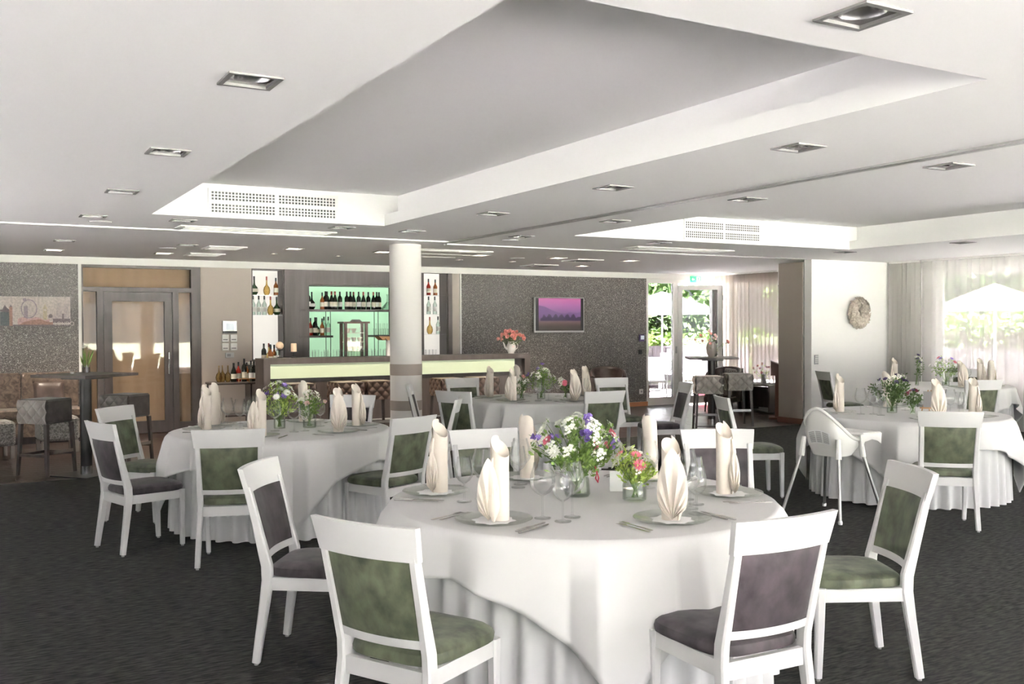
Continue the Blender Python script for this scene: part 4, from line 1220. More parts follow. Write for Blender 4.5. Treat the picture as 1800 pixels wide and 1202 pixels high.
# little display cabinet
t = thing('display_cabinet', 'small dark wooden glass-front cabinet standing before the green panel', 'cabinet', (5.62, Y1-.16, 1.0))
for sx in (-1, 1):
    for sy in (-1, 1): MB().box((sx*.18, sy*.10, .34), (.045, .045, .62)).build('post', 'lectern_wood', t, smooth=False)
MB().box((0, 0, .665), (.46, .29, .03)).build('cornice', 'lectern_wood', t, smooth=False)
MB().prism([(-.10, 0), (.10, 0), (.06, .035), (-.06, .035)], -.02, .02, Matrix.Translation((0, -.1, .68)) @ Matrix.Rotation(PI/2, 4, 'X')).build('crest', 'dark_wood', t, smooth=False)
MB().box((0, 0, .02), (.42, .25, .04)).build('plinth', 'dark_wood', t, smooth=False)
MB().mm(-.165, .165, -.103, -.099, .04, .65).build('pane', 'door_glass', t, smooth=False)
for z in (.19, .34, .49): MB().mm(-.17, .17, -.09, .09, z, z+.008).build('shelf', 'label_cream', t, smooth=False)
for i, (z, n) in enumerate(((.04, 3), (.198, 3), (.348, 3), (.498, 2))):
    for k in range(n):
        put('small_bowl', MB().lathe([(0, 0), (.02, 0), (.042, .05), (.044, .07)], n=12, cap=False).mesh('small_bowl', 'label_cream'), (5.62-.10+.10*k, Y1-.16, 1.0+z+.001), 0, 'little white bowl inside the small display cabinet', 'bowl', 'bowls in the display cabinet')
# bottle windows left and right of the niche
def side_niche(n, side, shelves):
    for k, z in enumerate(shelves):
        w = ['lower', 'middle', 'upper'][k] if len(shelves) == 3 else ['lower', 'upper'][k]
        tag(MB().mm(0, n[1]-n[0]-.02, 0, .26, 0, .012).build('glass_shelf', 'glass', loc=(n[0]+.01, Y1+.02, z), smooth=False), '%s glass shelf in the lit bottle window on the %s of the bar' % (w, side), 'shelf')
side_niche(NL, 'left', (1.78, 2.10)); side_niche(NR, 'right', (1.45, 1.80, 2.13))
for (x, z, pr, w) in ((4.06, 2.112, BGR, 'round green bottle on the upper shelf of the left bottle window'), (4.26, 2.112, BGO, 'round bottle with golden spirit on the upper shelf of the left bottle window'), (4.41, 2.112, BAM, 'amber bottle at the right of the upper shelf of the left bottle window'),
                      (4.04, 1.792, BSP, 'clear bottle, leftmost on the lower shelf of the left bottle window'), (4.13, 1.792, BSP, 'clear bottle, second on the lower shelf of the left bottle window'), (4.22, 1.792, BSP, 'clear bottle, third on the lower shelf of the left bottle window'), (4.32, 1.792, BGO, 'golden bottle on the lower shelf of the left bottle window'), (4.42, 1.792, BGR, 'round green bottle on the lower shelf of the left bottle window'),
                      (7.12, 2.142, BRD, 'red bottle on the upper shelf of the right bottle window'), (7.25, 2.142, BAM, 'amber bottle on the upper shelf of the right bottle window'), (7.12, 1.812, BSP, 'clear bottle on the left of the middle shelf of the right bottle window'), (7.24, 1.812, BSP, 'clear bottle on the right of the middle shelf of the right bottle window'),
                      (7.14, 1.462, BGO, 'golden bottle on the lower shelf of the right bottle window'), (7.30, 1.462, BSP, 'clear bottle on the lower shelf of the right bottle window')):
    pr.put((x, Y1+.14, z), 0, w)
for i, (x, y, pr) in enumerate(((3.93, 14.1, BAM), (3.98, 14.3, BRD), (4.05, 14.15, BSP), (4.08, 14.45, BAM), (3.95, 14.55, BWC), (4.08, 14.75, BGO))):
    pr.put((x, y, 1.05), 0, 'bottle on the low cabinet left of the bar counter, %s from the front' % ordn[i], 'bottles left of the bar')

# things on the counter
ZB = 1.15
def candle(label, x, y, r, hgt, stem, top):
    t = thing('candle_holder', label + ' holder', 'candle holder', (x, y, ZB))
    MB().lathe([(0, 0), (.045, 0), (.042, .008), (.010, .02), (.009, stem-.02), (.02, stem-.012), (.058, stem-.006), (.060, stem), (0, stem)], n=18, cap=False).build('stand', 'dark_metal', t)
    c = thing('pillar_candle', label, 'candle', (x, y, ZB+stem))
    if top == 'ball': MB().lathe([(0, 0)] + [(r*math.sin(a*PI/10), r*(1-math.cos(a*PI/10))) for a in range(1, 10)] + [(0, 2*r)], n=18, cap=False).build('wax', 'cream_wax', c)
    else: MB().lathe([(0, 0), (r, 0), (r, hgt), (r*.8, hgt+.006), (r*.4, hgt-.008), (0, hgt-.008)], n=18, cap=False).build('wax', 'cream_wax', c)
    MB().tube([(0, 0, 2*r-.01 if top == 'ball' else hgt-.01), (.002, 0, (2*r if top == 'ball' else hgt)+.012)], .0015, 5).build('wick', 'cap_black', c)
candle('round cream ball candle on the left of the bar', 3.97, 13.78, .058, .1, .12, 'ball')
candle('cream pillar candle on the left of the bar', 4.16, 13.72, .042, .115, .09, 'pillar')
for i in range(22):
    put('drinking_glass', TUS if i % 2 else TUM, (4.42+i*.062, 13.74+.05*(i % 3), ZB), 0, 'clear glass in the row along the bar counter', 'glass', 'glasses along the bar counter')
for i in range(10):
    put('drinking_glass', TUS, (5.9+i*.06, 13.80, ZB), 0, 'clear glass in the row along the bar counter', 'glass', 'glasses along the bar counter')
# beer tap tower
t = thing('tap_tower', 'copper and white beer tap tower on the bar beside the column', 'tap', (5.66, 13.78, ZB))
MB().lathe([(.05, 0), (.045, .02), (.042, .25), (.06, .28)], n=20, cap=False).build('pillar', 'porcelain', t)
MB().prism([(-.20, .30), (-.13, .24), (.25, .24), (.30, .30)], -.10, .10, Matrix.Rotation(PI/2, 4, 'X')).build('head', 'oak', t, smooth=False)
MB().box((.05, 0, .306), (.50, .22, .012)).build('lid', 'dark_metal', t, smooth=False)
for k in range(3): MB().tube([(-.10+k*.13, -.10, .265), (-.10+k*.13, -.15, .255), (-.10+k*.13, -.155, .21)], .009, 8).build('spout', 'steel', t)
# flower jug
t = thing('teapot_jug', 'white porcelain teapot used as a vase at the right end of the bar', 'teapot', (7.78, 13.72, ZB))
MB().lathe([(0, 0), (.052, 0), (.050, .012), (.078, .06), (.082, .105), (.062, .155), (.048, .175), (.052, .195)], n=24, cap=False).build('body', 'porcelain', t)
MB().tube([(-.072, 0, .07), (-.115, 0, .10), (-.13, 0, .15), (-.15, 0, .185)], [.02, .016, .012, .009], 10).build('spout', 'porcelain', t)
MB().tube([(.055, 0, .165), (.10, 0, .175), (.128, 0, .135), (.118, 0, .085), (.078, 0, .06)], .009, 8).build('handle', 'porcelain', t)
MB().lathe([(0, 0), (.013, .002), (.010, .006), (0, .007)], n=8, cap=False).build('painted_rose', 'petal_pale', t, (-.01, -.084, .11)).rotation_euler = (R2D(90), 0, 0)
bouquet('bunch of salmon pink roses in the white teapot on the bar', (7.78, 13.72), ZB+.05, .33, .20, [('rose_pink', 26)], 160, 'leaf_dark', 61, stems=26, mesh_scale=1.55, low=.02)
# ------------------------------------------------------------------ stools with quilted box seats
def quilt_face(m, o, ux, uz, n, w, h, nu, nv, puff):
    """diamond-quilted cushion face: o origin corner, ux/uz unit axes, n outward normal"""
    o, ux, uz, n = Vector(o), Vector(ux), Vector(uz), Vector(n)
    NU, NV = nu*10+1, nv*10+1
    def fn(u, v):
        a, b = u*nu, v*nv
        q = abs(math.sin(PI*(a+b)))*abs(math.sin(PI*(a-b)))
        return tuple(o + ux*w*u + uz*h*v + n*puff*q**.4)
    m.grid(fn, NU, NV)
def make_stool(cover, side, h=.83, faces='yxX'):
    t = thing('bar_stool', '', 'stool')
    S, B = .20, .27
    z0 = h-B
    MB().rbox((0, 0, z0+B/2), (2*S-.016, 2*S-.016, B-.004), .02).build('seat', side, t)
    q = MB()
    if 'y' in faces: quilt_face(q, (-S+.006, -S+.004, z0+.006), (1, 0, 0), (0, 0, 1), (0, -1, 0), 2*S-.012, B-.012, 3, 2, .020)
    if 'x' in faces: quilt_face(q, (-S+.004, S-.006, z0+.006), (0, -1, 0), (0, 0, 1), (-1, 0, 0), 2*S-.012, B-.012, 3, 2, .020)
    if 'X' in faces: quilt_face(q, (S-.004, -S+.006, z0+.006), (0, 1, 0), (0, 0, 1), (1, 0, 0), 2*S-.012, B-.012, 3, 2, .020)
    q.build('quilted_cover', cover, t)
    for sx in (-1, 1):
        for sy in (-1, 1):
            a, b = (sx*.175, sy*.175), (sx*.20, sy*.20)
            r = []
            for (x, y), z, w in ((b, 0, .014), (a, z0, .019)):
                r.append([(x-w, y-w, z), (x+w, y-w, z), (x+w, y+w, z), (x-w, y+w, z)])
            MB().rings(r).build('leg', 'dark_wood', t, smooth=False)
    for sx in (-1, 1): MB().box((sx*.19, 0, .22), (.022, .36, .03)).build('stretcher', 'dark_wood', t, smooth=False)
    MB().box((0, .19, .22), (.36, .022, .03)).build('stretcher', 'dark_wood', t, smooth=False)
    fr = MB().box((0, -.19, .25), (.36, .024, .034)).build('foot_rest', 'dark_wood', t, smooth=False)
    MB().box((0, -.196, .252), (.34, .020, .036)).build('metal_guard', 'steel', fr, smooth=False)
    return t
SB, SG, SR = Proto(make_stool('quilt_brown', 'quilt_brown')), Proto(make_stool('quilt_grey', 'stool_dark', faces='x')), Proto(make_stool('quilt_grey', 'quilt_grey'))
for x, w in ((3.98, 'leftmost along the counter'), (4.68, 'second along the counter'), (5.13, 'just left of the round column'), (6.27, 'first right of the column'), (6.83, 'second right of the column')):
    SB.put((x, 12.98, 0), 0, 'brown quilted leather bar stool at the bar, ' + w, 'brown quilted bar stools')
SG.put((.78, 11.72, 0), R2D(42), 'grey quilted stool left of the square high table', 'grey quilted bar stools')
SG.put((1.64, 12.0, 0), R2D(42), 'grey quilted stool behind and right of the square high table', 'grey quilted bar stools')
SR.put((9.83, 11.28, 0), R2D(-34), 'grey-brown quilted stool in front of the right-hand high table', 'right-hand quilted stools')
SR.put((10.70, 11.60, 0), R2D(-24), 'grey-brown quilted stool right of the right-hand high table', 'right-hand quilted stools')

def high_table(label, x, y, side, rz, base, hgt):
    t = thing('high_table', label, 'table', (x, y, 0), rz)
    MB().mm(-side/2, side/2, -side/2, side/2, hgt-.03, hgt).build('table_top', 'dark_wood', t, smooth=False)
    MB().mm(-.17, .17, -.17, .17, hgt-.055, hgt-.03).build('mount', 'dark_metal', t, smooth=False)
    MB().cyl(0, 0, .10, hgt-.055, .06, n=24).build('column_tube', 'dark_metal', t)
    MB().cyl(0, 0, .012, .10, .062, n=24).build('collar', 'steel', t)
    MB().mm(-base/2, base/2, -base/2, base/2, 0, .012).build('base_plate', 'dark_metal', t, smooth=False)
    return t
high_table('square dark high table with round pillar on the left', 1.15, 11.42, .76, R2D(39), .51, 1.10)
high_table('dark high table with a flower vase near the terrace door', 10.36, 11.80, .76, R2D(-34), .51, 1.09)
# plant and tealight on the left high table
t = thing('potted_snowdrop', 'little white flower with green leaves in a glass pot on the left high table', 'plant', (1.18, 11.66, 1.10))
MB().lathe([(0, 0), (.045, 0), (.048, .004), (.045, .085)], n=16, cap=False).build('pot', 'glass', t)
MB().cyl(0, 0, .004, .06, .040, n=12).build('soil', 'bark', t)
lf = MB(); rnd = random.Random(3)
for k in range(16):
    a = rnd.uniform(0, 6.28); d = Vector((math.cos(a)*.35, math.sin(a)*.35, 1)); leaf_quad(lf, Vector((.015*math.cos(a), .015*math.sin(a), .05)), d, rnd.uniform(.14, .24), .012, rnd)
stuff(lf.build('leaves', 'leaf_green', t, smooth=False))
for k in range(3):
    o = link('flower', FM['daisy_white'], t, (.04*math.cos(k*2.1), .04*math.sin(k*2.1), .25+.02*k)); o.scale = (.9, .9, .9)
t = thing('tealight', 'small glass tealight beside the flower pot on the left high table', 'candle', (1.02, 11.45, 1.10))
MB().lathe([(0, 0), (.028, 0), (.032, .045)], n=14, cap=False).build('glass_cup', 'glass', t)
MB().cyl(0, 0, .004, .022, .02, n=12).build('wax', 'paper_white', t)
# vase on the right high table
t = thing('stone_vase', 'grey stoneware vase on the right-hand high table', 'vase', (10.36, 11.80, 1.09))
MB().lathe([(0, 0), (.05, 0), (.075, .06), (.085, .14), (.075, .20), (.055, .235), (.06, .245)], n=20, cap=False).build('body', 'quilt_grey', t)
bouquet('loose pink blossom branches in the stoneware vase', (10.36, 11.80), 1.09, .50, .26, [('rose_pale', 9), ('rose_pink', 6)], 120, 'leaf_dark', 71, stems=16, mesh_scale=1.1, low=.18)

# ------------------------------------------------------------------ wall bench, cushions and poufs at far left
t = thing('wall_bench', 'brown velvet wall bench under the glittering wallpaper at far left', 'bench', (-2.4, Y1-.02, 0))
for k, (a, b_) in enumerate(((0.0, .96), (.97, 1.92), (1.93, 3.09), (3.10, 3.84))):
    MB().rbox(((a+b_)/2, -.07, .72), (b_-a, .10, .50), .018).build('back_panel', 'bench_velvet', t)
    MB().rbox(((a+b_)/2, -.30, .42), (b_-a, .52, .12), .02).build('seat_pad', 'bench_velvet', t)
    MB().mm(a, b_, -.53, -.50, .10, .36).build('front_panel', 'bench_velvet', t, smooth=False)
MB().mm(0, 3.84, -.49, -.02, 0, .36).build('box', 'dark_wood', t, smooth=False)
t = MB().grid(lambda u, v: (0, 0, 0), 2, 2) if False else None
def cushion(label, x, y, z, w, h, rz, rx, m):
    rings = []
    def fn(u, v, s):
        a, b = -1+2*u, -1+2*v
        e = max(0, (1-a**4)*(1-b**4))
        pin = 1-.08*(1-abs(a)**2)*abs(b)**3
        return (a*w/2*(1-.06*(1-b*b)*abs(a)**5), s*.07*e**.6, h/2 + b*h/2*(1-.08*(1-a*a)*abs(b)**5))
    mb = MB().grid(lambda u, v: fn(u, v, -1), 13, 13).grid(lambda u, v: fn(u, v, 1), 13, 13)
    o = mb.build('cushion', m, loc=(x, y, z), rz=rz); o.rotation_euler = (rx, 0, rz)
    tag(o, label, 'cushion')
cushion('dark brown velvet cushion leaning on the wall bench', 1.05, 14.97, .485, .42, .38, .15, R2D(-14), 'leather_brown')
def pouf(label, x, y, rz, m, s=.40, h=.46):
    t = thing('pouf', label, 'stool', (x, y, 0), rz)
    MB().rbox((0, 0, (h+.16)/2), (s, s, h-.16), .03).build('cushion_body', m, t)
    for sx in (-1, 1):
        for sy in (-1, 1): MB().box((sx*(s/2-.035), sy*(s/2-.035), .08), (.045, .045, .16)).build('leg', 'partition_beige', t, smooth=False)
pouf('grey fur-covered pouf at the left edge', .30, 13.42, .2, 'fur_grey', .42)
pouf('grey fur-covered pouf half hidden behind the left stool', 1.04, 13.75, .1, 'fur_grey', .46)

# ------------------------------------------------------------------ leather tub armchairs
def tub_chair(label, x, y, rz):
    t = thing('tub_armchair', label, 'armchair', (x, y, 0), rz)
    # faces local +Y ; wrap-around back
    def wrap(u, v, r):
        a = PI*(-.08) + u*PI*1.16
        top = .62 + .16*math.sin(max(0, min(1, u))*PI)**.7
        return (-math.cos(a)*(r), -math.sin(a)*(r*.95)+.04, .20+(top-.20)*v)
    n = 25; mb = MB()
    outer = [[wrap(i/(n-1), j/5, .36) for i in range(n)] for j in range(6)]
    inner = [[wrap(i/(n-1), j/5, .27) for i in range(n)] for j in range(6)]
    for L_, fl in ((outer, 0), (inner, 1)):
        vs = [p for r_ in L_ for p in r_]; fs = []
        for j in range(5):
            for i in range(n-1):
                q = (j*n+i, j*n+i+1, (j+1)*n+i+1, (j+1)*n+i); fs.append(q[::-1] if fl else q)
        mb.add(vs, fs)
    N = 6*n
    for i in range(n-1): mb.f.append((5*n+i, 5*n+i+1, N+5*n+i+1, N+5*n+i)); mb.f.append((i+1, i, N+i, N+i+1))
    for i in (0, n-1):
        for j in range(5):
            q = (j*n+i, (j+1)*n+i, N+(j+1)*n+i, N+j*n+i); mb.f.append(q if i else q[::-1])
    mb.build('wrap_back', 'leather_brown', t)
    MB().rbox((0, .06, .36), (.53, .56, .16), .04).build('seat', 'leather_brown', t)
    MB().rbox((0, .05, .23), (.56, .56, .10), .02).build('seat_base', 'leather_brown', t)
    top = MB().tube([Vector(wrap(i/(n-1), 1, .315)) for i in range(n)], .045, 8).build('arm_roll', 'leather_brown', t)
    for sx in (-1, 1):
        for sy in (-1, 1): MB().tube([(sx*.25, sy*.24+.04, .19), (sx*.265, sy*.25+.04, 0)], [.022, .013], 8).build('leg', 'dark_wood', t)
tub_chair('dark brown leather tub armchair against the wallpaper below the television', 10.55, 14.92, R2D(150))
tub_chair('glossy leather tub armchair before the taupe curtain', 12.28, 13.62, R2D(115))
cushion('black and white patterned cushion in the armchair before the curtain', 12.45, 13.60, .445, .38, .36, R2D(115), R2D(12), 'fur_grey')
t = thing('side_table', 'low dark wooden side table with a small vase beside the curtain', 'table', (12.98, 13.35, 0), R2D(8))
MB().mm(-.30, .30, -.36, .36, .47, .50).build('table_top', 'dark_wood', t, smooth=False)
for s in (-1, 1): MB().mm(-.29, .29, s*.35-.015, s*.35+.015, 0, .47).build('side_panel', 'dark_wood', t, smooth=False)
MB().mm(-.02, .02, -.335, .335, .06, .44).build('back_panel', 'dark_wood', t, smooth=False)
t = thing('metal_vase', 'slim grey vase on the low side table', 'vase', (12.95, 13.30, .50))
MB().lathe([(0, 0), (.045, 0), (.05, .01), (.036, .10), (.04, .18)], n=18, cap=False).build('body', 'grey_plastic', t)
bouquet('small pink blossoms in the slim grey vase', (12.95, 13.30), .50, .42, .22, [('rose_pale', 6), ('rose_pink', 4)], 90, 'leaf_lime', 72, stems=12, low=.1)
t = thing('lectern', 'dark red-brown wooden lectern half hidden behind the folded partition', 'lectern', (12.17, 12.02, 0), R2D(45))
MB().prism([(-.25, .80), (.22, .98), (.22, .74), (-.25, .74)], -.24, .24, Matrix(((0, 0, 1, 0), (1, 0, 0, 0), (0, 1, 0, 0), (0, 0, 0, 1)))).build('desk_top', 'lectern_wood', t, smooth=False)
MB().mm(-.18, .18, -.05, .15, .03, .75).build('pedestal', 'lectern_wood', t, smooth=False)
MB().mm(-.25, .25, -.28, .25, 0, .035).build('foot', 'lectern_wood', t, smooth=False)

# ------------------------------------------------------------------ television and wall fittings
t = thing('television', 'flat television with a pink sunset picture on the glittering wall', 'television', (9.70, Y1-.02, 1.80))
TW, TH = 1.10, .66
MB().rbox((0, -.05, 0), (TW, .05, TH), .008).build('casing', 'brushed_alu', t, smooth=False)
MB().mm(-TW/2+.02, TW/2-.02, -.078, -.074, -TH/2+.035, TH/2-.018).build('bezel', 'black_plastic', t, smooth=False)
MB().mm(-TW/2+.085, TW/2-.085, -.0815, -.079, -TH/2+.04, TH/2-.024).build('screen', 'tv_picture', t, smooth=False)
sx0, sx1, sz0, sz1 = -TW/2+.085, TW/2-.085, -TH/2+.04, TH/2-.024
def scr(pts, e): return MB().add([(sx0+(sx1-sx0)*u, e, sz0+(sz1-sz0)*v) for u, v in pts], [tuple(range(len(pts)))])
scr([(0, .40), (1, .40), (1, .58), (.9, .55), (.75, .57), (.62, .53), (.45, .56), (.30, .64), (.15, .74), (0, .78)], -.0825).build('picture_hills', 'tv_hills', t, smooth=False)
rnd = random.Random(4); tp = []
for k in range(40):
    u = .04+.96*k/39; tp.append((u, .36+.14*abs(math.sin(k*.55))*(1 if .10 < u < .9 else .35)+.03*rnd.random()))
scr([(.04, .30), (1.0, .30)] + tp[::-1], -.0830).build('picture_trees', 'tv_trees', t, smooth=False)
MB().mm(-.2, .2, -.026, .006, -.15, .15).build('wall_mount', 'black_plastic', t, smooth=False)
t = thing('phone_station', 'small dark blue intercom phone on the wall by the terrace door', 'phone', (11.65, Y1-.015, 1.35))
MB().rbox((0, -.02, 0), (.13, .04, .14), .012).build('body', 'petal_dark', t)
MB().mm(-.035, .045, -.044, -.04, -.03, .045).build('display', 'screen_lcd', t, smooth=False)
t = thing('light_switch', 'black wall switch below the intercom phone', 'switch', (11.63, Y1-.015, 1.07))
MB().rbox((0, -.008, 0), (.075, .016, .085), .004).build('plate', 'black_plastic', t); MB().mm(-.025, .025, -.02, -.016, -.03, .03).build('rocker', 'black_plastic', t, smooth=False)
t = thing('power_socket', 'white wall socket beside the leather armchair', 'socket', (11.645, Y1-.015, .29))
MB().rbox((0, -.008, 0), (.09, .016, .10), .004).build('plate', 'white_plastic', t); MB().lathe([(.02, 0), (.02, .003), (0, .003)], n=14, cap=False).build('insert', 'grey_plastic', t, (0, -.016, 0)).rotation_euler = (R2D(90), 0, 0)
# control panels on the beige pier
t = thing('alarm_keypad', 'metal control panel with a small screen on the beige pier', 'control panel', (3.63, Y1, 1.60))
MB().rbox((0, -.015, 0), (.225, .03, .20), .006).build('plate', 'brushed_alu', t); MB().mm(-.06, .07, -.034, -.03, -.045, .06).build('screen', 'screen_lcd', t, smooth=False); MB().mm(-.11, .11, -.033, -.03, -.10, -.062).build('lower_strip', 'black_plastic', t, smooth=False)
for i in range(4):
    t = thing('room_thermostat', 'small white wall thermostat, %s of the four under the metal panel' % ('upper left', 'upper right', 'lower left', 'lower right')[i], 'thermostat', (3.56+.13*(i % 2), Y1, 1.425-.135*(i//2)))
    MB().rbox((0, -.012, 0), (.105, .024, .115), .005).build('case', 'white_plastic', t); MB().mm(-.035, .035, -.027, -.024, -.03, -.012).build('scale', 'ink_grey', t, smooth=False)
t = thing('room_thermostat', 'long silver wall thermostat, lowest on the beige pier', 'thermostat', (3.625, Y1, 1.16))
MB().rbox((0, -.012, 0), (.135, .024, .08), .005).build('case', 'brushed_alu', t); MB().mm(-.04, .015, -.027, -.024, -.02, .02).build('display', 'ink_grey', t, smooth=False)
t = thing('door_keypad', 'grey keypad on the white wall by the wreath', 'keypad', (11.775, 10.95, 1.04))
MB().rbox((0, -.01, 0), (.085, .02, .15), .005).build('case', 'grey_plastic', t)
for i in range(8): MB().mm(-.03+.034*(i % 2), -.004+.034*(i % 2), -.024, -.02, .045-.03*(i//2), .062-.03*(i//2)).build('button', 'label_white', t, smooth=False)
# exit sign
t = thing('exit_sign', 'green emergency exit sign with arrow and running figure above the terrace door', 'sign', (13.0, Y1-.06, 2.53))
MB().mm(-.13, .13, -.015, .015, -.065, .065).build('panel', 'exit_green', t, smooth=False)
MB().mm(-.10, -.035, -.019, -.015, -.010, .010).add([(-.112, -.019, 0), (-.078, -.019, .035), (-.078, -.019, -.035)], [(0, 2, 1)]).build('arrow', 'paper_white', t, smooth=False)
dd = MB().mm(.015, .105, -.019, -.015, -.05, .05).build('doorway', 'paper_white', t, smooth=False)
MB().box((.06, -.021, .030), (.016, .003, .016)).box((.055, -.021, .006), (.016, .003, .032), ry=.3).box((.046, -.021, -.026), (.009, .003, .035), ry=.5).box((.068, -.021, -.024), (.009, .003, .033), ry=-.5).box((.06, -.021, .008), (.05, .003, .008), ry=.3).build('running_figure', 'exit_green', dd, smooth=False)

# wreath: straw ring of many curls
t = thing('wreath', 'round straw wreath hanging on the white wall', 'wreath', (12.665, 10.95, 1.785))
MB().tube([(.128*math.cos(a), -.085, .158*math.sin(a)) for a in [2*PI*k/28 for k in range(29)]], .078, 10, cap=False).build('ring', 'wreath_straw', t)
rnd = random.Random(9); q = MB()
for k in range(420):
    a = rnd.uniform(0, 6.28); b = rnd.uniform(-PI*.95, .1*PI)
    c0 = Vector((.128*math.cos(a), -.085, .158*math.sin(a))); e = Vector((math.cos(a), 0, math.sin(a)))
    d = (e*math.cos(b) + Vector((0, -1, 0))*-math.sin(b)).normalized(); tg = Vector((-math.sin(a), 0, math.cos(a)))
    p = c0 + d*.070; dirv = (tg*.9 + d*.5 + e*.3*rnd.uniform(-1, 1)).normalized(); sd = dirv.cross(d).normalized()
    L_, w_ = rnd.uniform(.035, .06), .016
    q.add([p-sd*w_, p+sd*w_, p+dirv*L_*.6+sd*w_*1.1+d*.014, p+dirv*L_*.6-sd*w_*1.1+d*.014, p+dirv*L_+d*.012], [(0, 1, 2, 3), (3, 2, 4)])
stuff(q.build('straw_curls', 'wreath_straw', t, smooth=False))

# canvas print at far left: city skyline in grey and brick tones
def flat(name): return mat(*name)
for nm, c_ in (('print_sky', (.56, .51, .48)), ('print_haze', (.47, .42, .41)), ('print_dark', (.16, .13, .14)), ('print_steel', (.30, .26, .29)), ('print_brick', (.36, .22, .18)), ('print_stone', (.48, .42, .30)), ('print_rose', (.55, .38, .36)), ('print_water', (.44, .38, .39)), ('print_slate', (.10, .12, .12))):
    noise_mat(nm, tuple(q*.72 for q in c_), tuple(min(1, q*1.12) for q in c_), 38, .8, 5)
t = thing('canvas_print', 'wide canvas print of a city skyline with ferris wheel and clock tower', 'picture', (-1.05, Y1-.055, 1.627))
CW, CHt = 2.40, .42
MB().mm(0, CW, 0, .04, 0, CHt).build('canvas', 'print_sky', t, smooth=False)
LV = [0]
def pr(poly, m, nm):
    LV[0] += 1
    e = .001 + .00015*LV[0]
    MB().add([(x, -e, z) for x, z in poly], [tuple(range(len(poly)))]).build(nm, m, t, smooth=False)
def rc(x0, x1, z0, z1, m, nm): pr([(x0, z0), (x1, z0), (x1, z1), (x0, z1)], m, nm)
# picture x as seen: canvas right edge is CW
rc(1.0, 1.66, .005, .16, 'print_water', 'river'); rc(1.0, CW, .0, .02, 'print_dark', 'bank')
pr([(.9, .20), (1.2, .245), (1.50, .205), (1.62, .195), (1.62, .18), (1.2, .225), (.9, .18)], 'print_slate', 'bridge_deck')
rc(1.50, 1.62, .005, .19, 'print_slate', 'bridge_tower'); pr([(1.50, .23), (1.53, .235), (1.56, .30), (1.59, .255), (1.62, .23), (1.62, .19), (1.50, .21)], 'print_dark', 'bridge_roof'); rc(1.615, 1.655, .005, .27, 'print_brick', 'bridge_turret'); pr([(1.615, .27), (1.655, .27), (1.635, .30)], 'print_dark', 'turret_roof')
rc(2.22, 2.285, .14, .33, 'print_haze', 'far_tower'); rc(2.315, 2.375, .14, .33, 'print_haze', 'far_tower'); rc(2.15, 2.385, .10, .155, 'print_haze', 'far_nave')
N = 40
ring = [((1.865+.105*math.cos(2*PI*k/N)), (.245+.135*math.sin(2*PI*k/N))) for k in range(N)]
ri = [((1.865+.090*math.cos(2*PI*k/N)), (.245+.120*math.sin(2*PI*k/N))) for k in range(N)]
MB().add([(x, -.004, z) for x, z in ring] + [(x, -.004, z) for x, z in ri], [(k, (k+1) % N, N+(k+1) % N, N+k) for k in range(N)]).build('wheel_rim', 'print_steel', t, smooth=False)
sp = MB()
for k in range(14):
    a = 2*PI*k/14; c_, s_ = math.cos(a), math.sin(a)
    sp.add([(1.865-.0012*s_, -.0042, .245+.0012*c_), (1.865+.0012*s_, -.0042, .245-.0012*c_), (1.865+.1*c_+.0012*s_, -.0042, .245+.128*s_), (1.865+.1*c_-.0012*s_, -.0042, .245+.128*s_)], [(0, 1, 2, 3)])
sp.build('wheel_spokes', 'print_haze', t, smooth=False)
rc(1.80, 1.85, .08, .285, 'print_steel', 'wheel_leg'); rc(1.79, 1.83, .355, .395, 'print_steel', 'gondola')
pr([(1.72, .02), (1.72, .10), (1.78, .13), (1.86, .10), (1.95, .13), (2.02, .11), (2.06, .08), (2.13, .10), (2.13, .02)], 'print_rose', 'shore'); pr([(1.74, .02), (1.80, .06), (1.90, .085), (2.0, .10), (2.10, .06), (2.17, .07), (2.17, .02)], 'print_brick', 'brick_fronts')
rc(2.045, 2.095, .09, .255, 'print_stone', 'clock_tower'); pr([(2.04, .255), (2.10, .255), (2.082, .285), (2.07, .32), (2.058, .285)], 'print_stone', 'clock_tower_roof'); rc(2.056, 2.084, .215, .243, 'print_sky', 'clock_face')
pr([(2.11, .12), (2.15, .115), (2.17, .14), (2.15, .175), (2.12, .165)], 'print_dark', 'tree'); rc(2.17, CW-.004, .045, .105, 'print_dark', 'embankment'); rc(2.29, 2.315, .10, .175, 'print_dark', 'statue'); rc(2.125, 2.165, .055, .09, 'print_sky', 'bus')
text_mesh('LONDO', .078, 'lettering', 'print_sky', t, (2.185, -.0075, .008), (R2D(90), 0, 0), .0004).scale = (.92, 1, 1)

# ------------------------------------------------------------------ drinks trolley by the beige pier
t = thing('drinks_trolley', 'antique wooden serving trolley with bottles beside the bar', 'trolley', (3.45, 14.45, 0))
MB().rbox((0, 0, .775), (.70, .40, .03), .008).build('tray_board', 'bar_wood', t)
MB().rbox((0, 0, .30), (.64, .36, .025), .008).build('lower_shelf', 'dark_wood', t)
for sx in (-1, 1):
    for sy in (-1, 1): MB().tube([(sx*.32, sy*.16, .06), (sx*.32, sy*.16, .76)], .013, 8).build('post', 'dark_wood', t)
    w = MB().tube([(sx*.33+.0, -.17, .07) , (sx*.33, -.19, .07)], .07, 16).build('wheel', 'dark_wood', t)
MB().tube([(.04, -.19, .84), (.36, -.19, .84)], .008, 6).build('gallery_rail', 'oak', t)
for x in (.05, .2, .35): MB().tube([(x, -.19, .78), (x, -.19, .84)], .007, 6).build('rail_post', 'oak', t)
ZW = .79
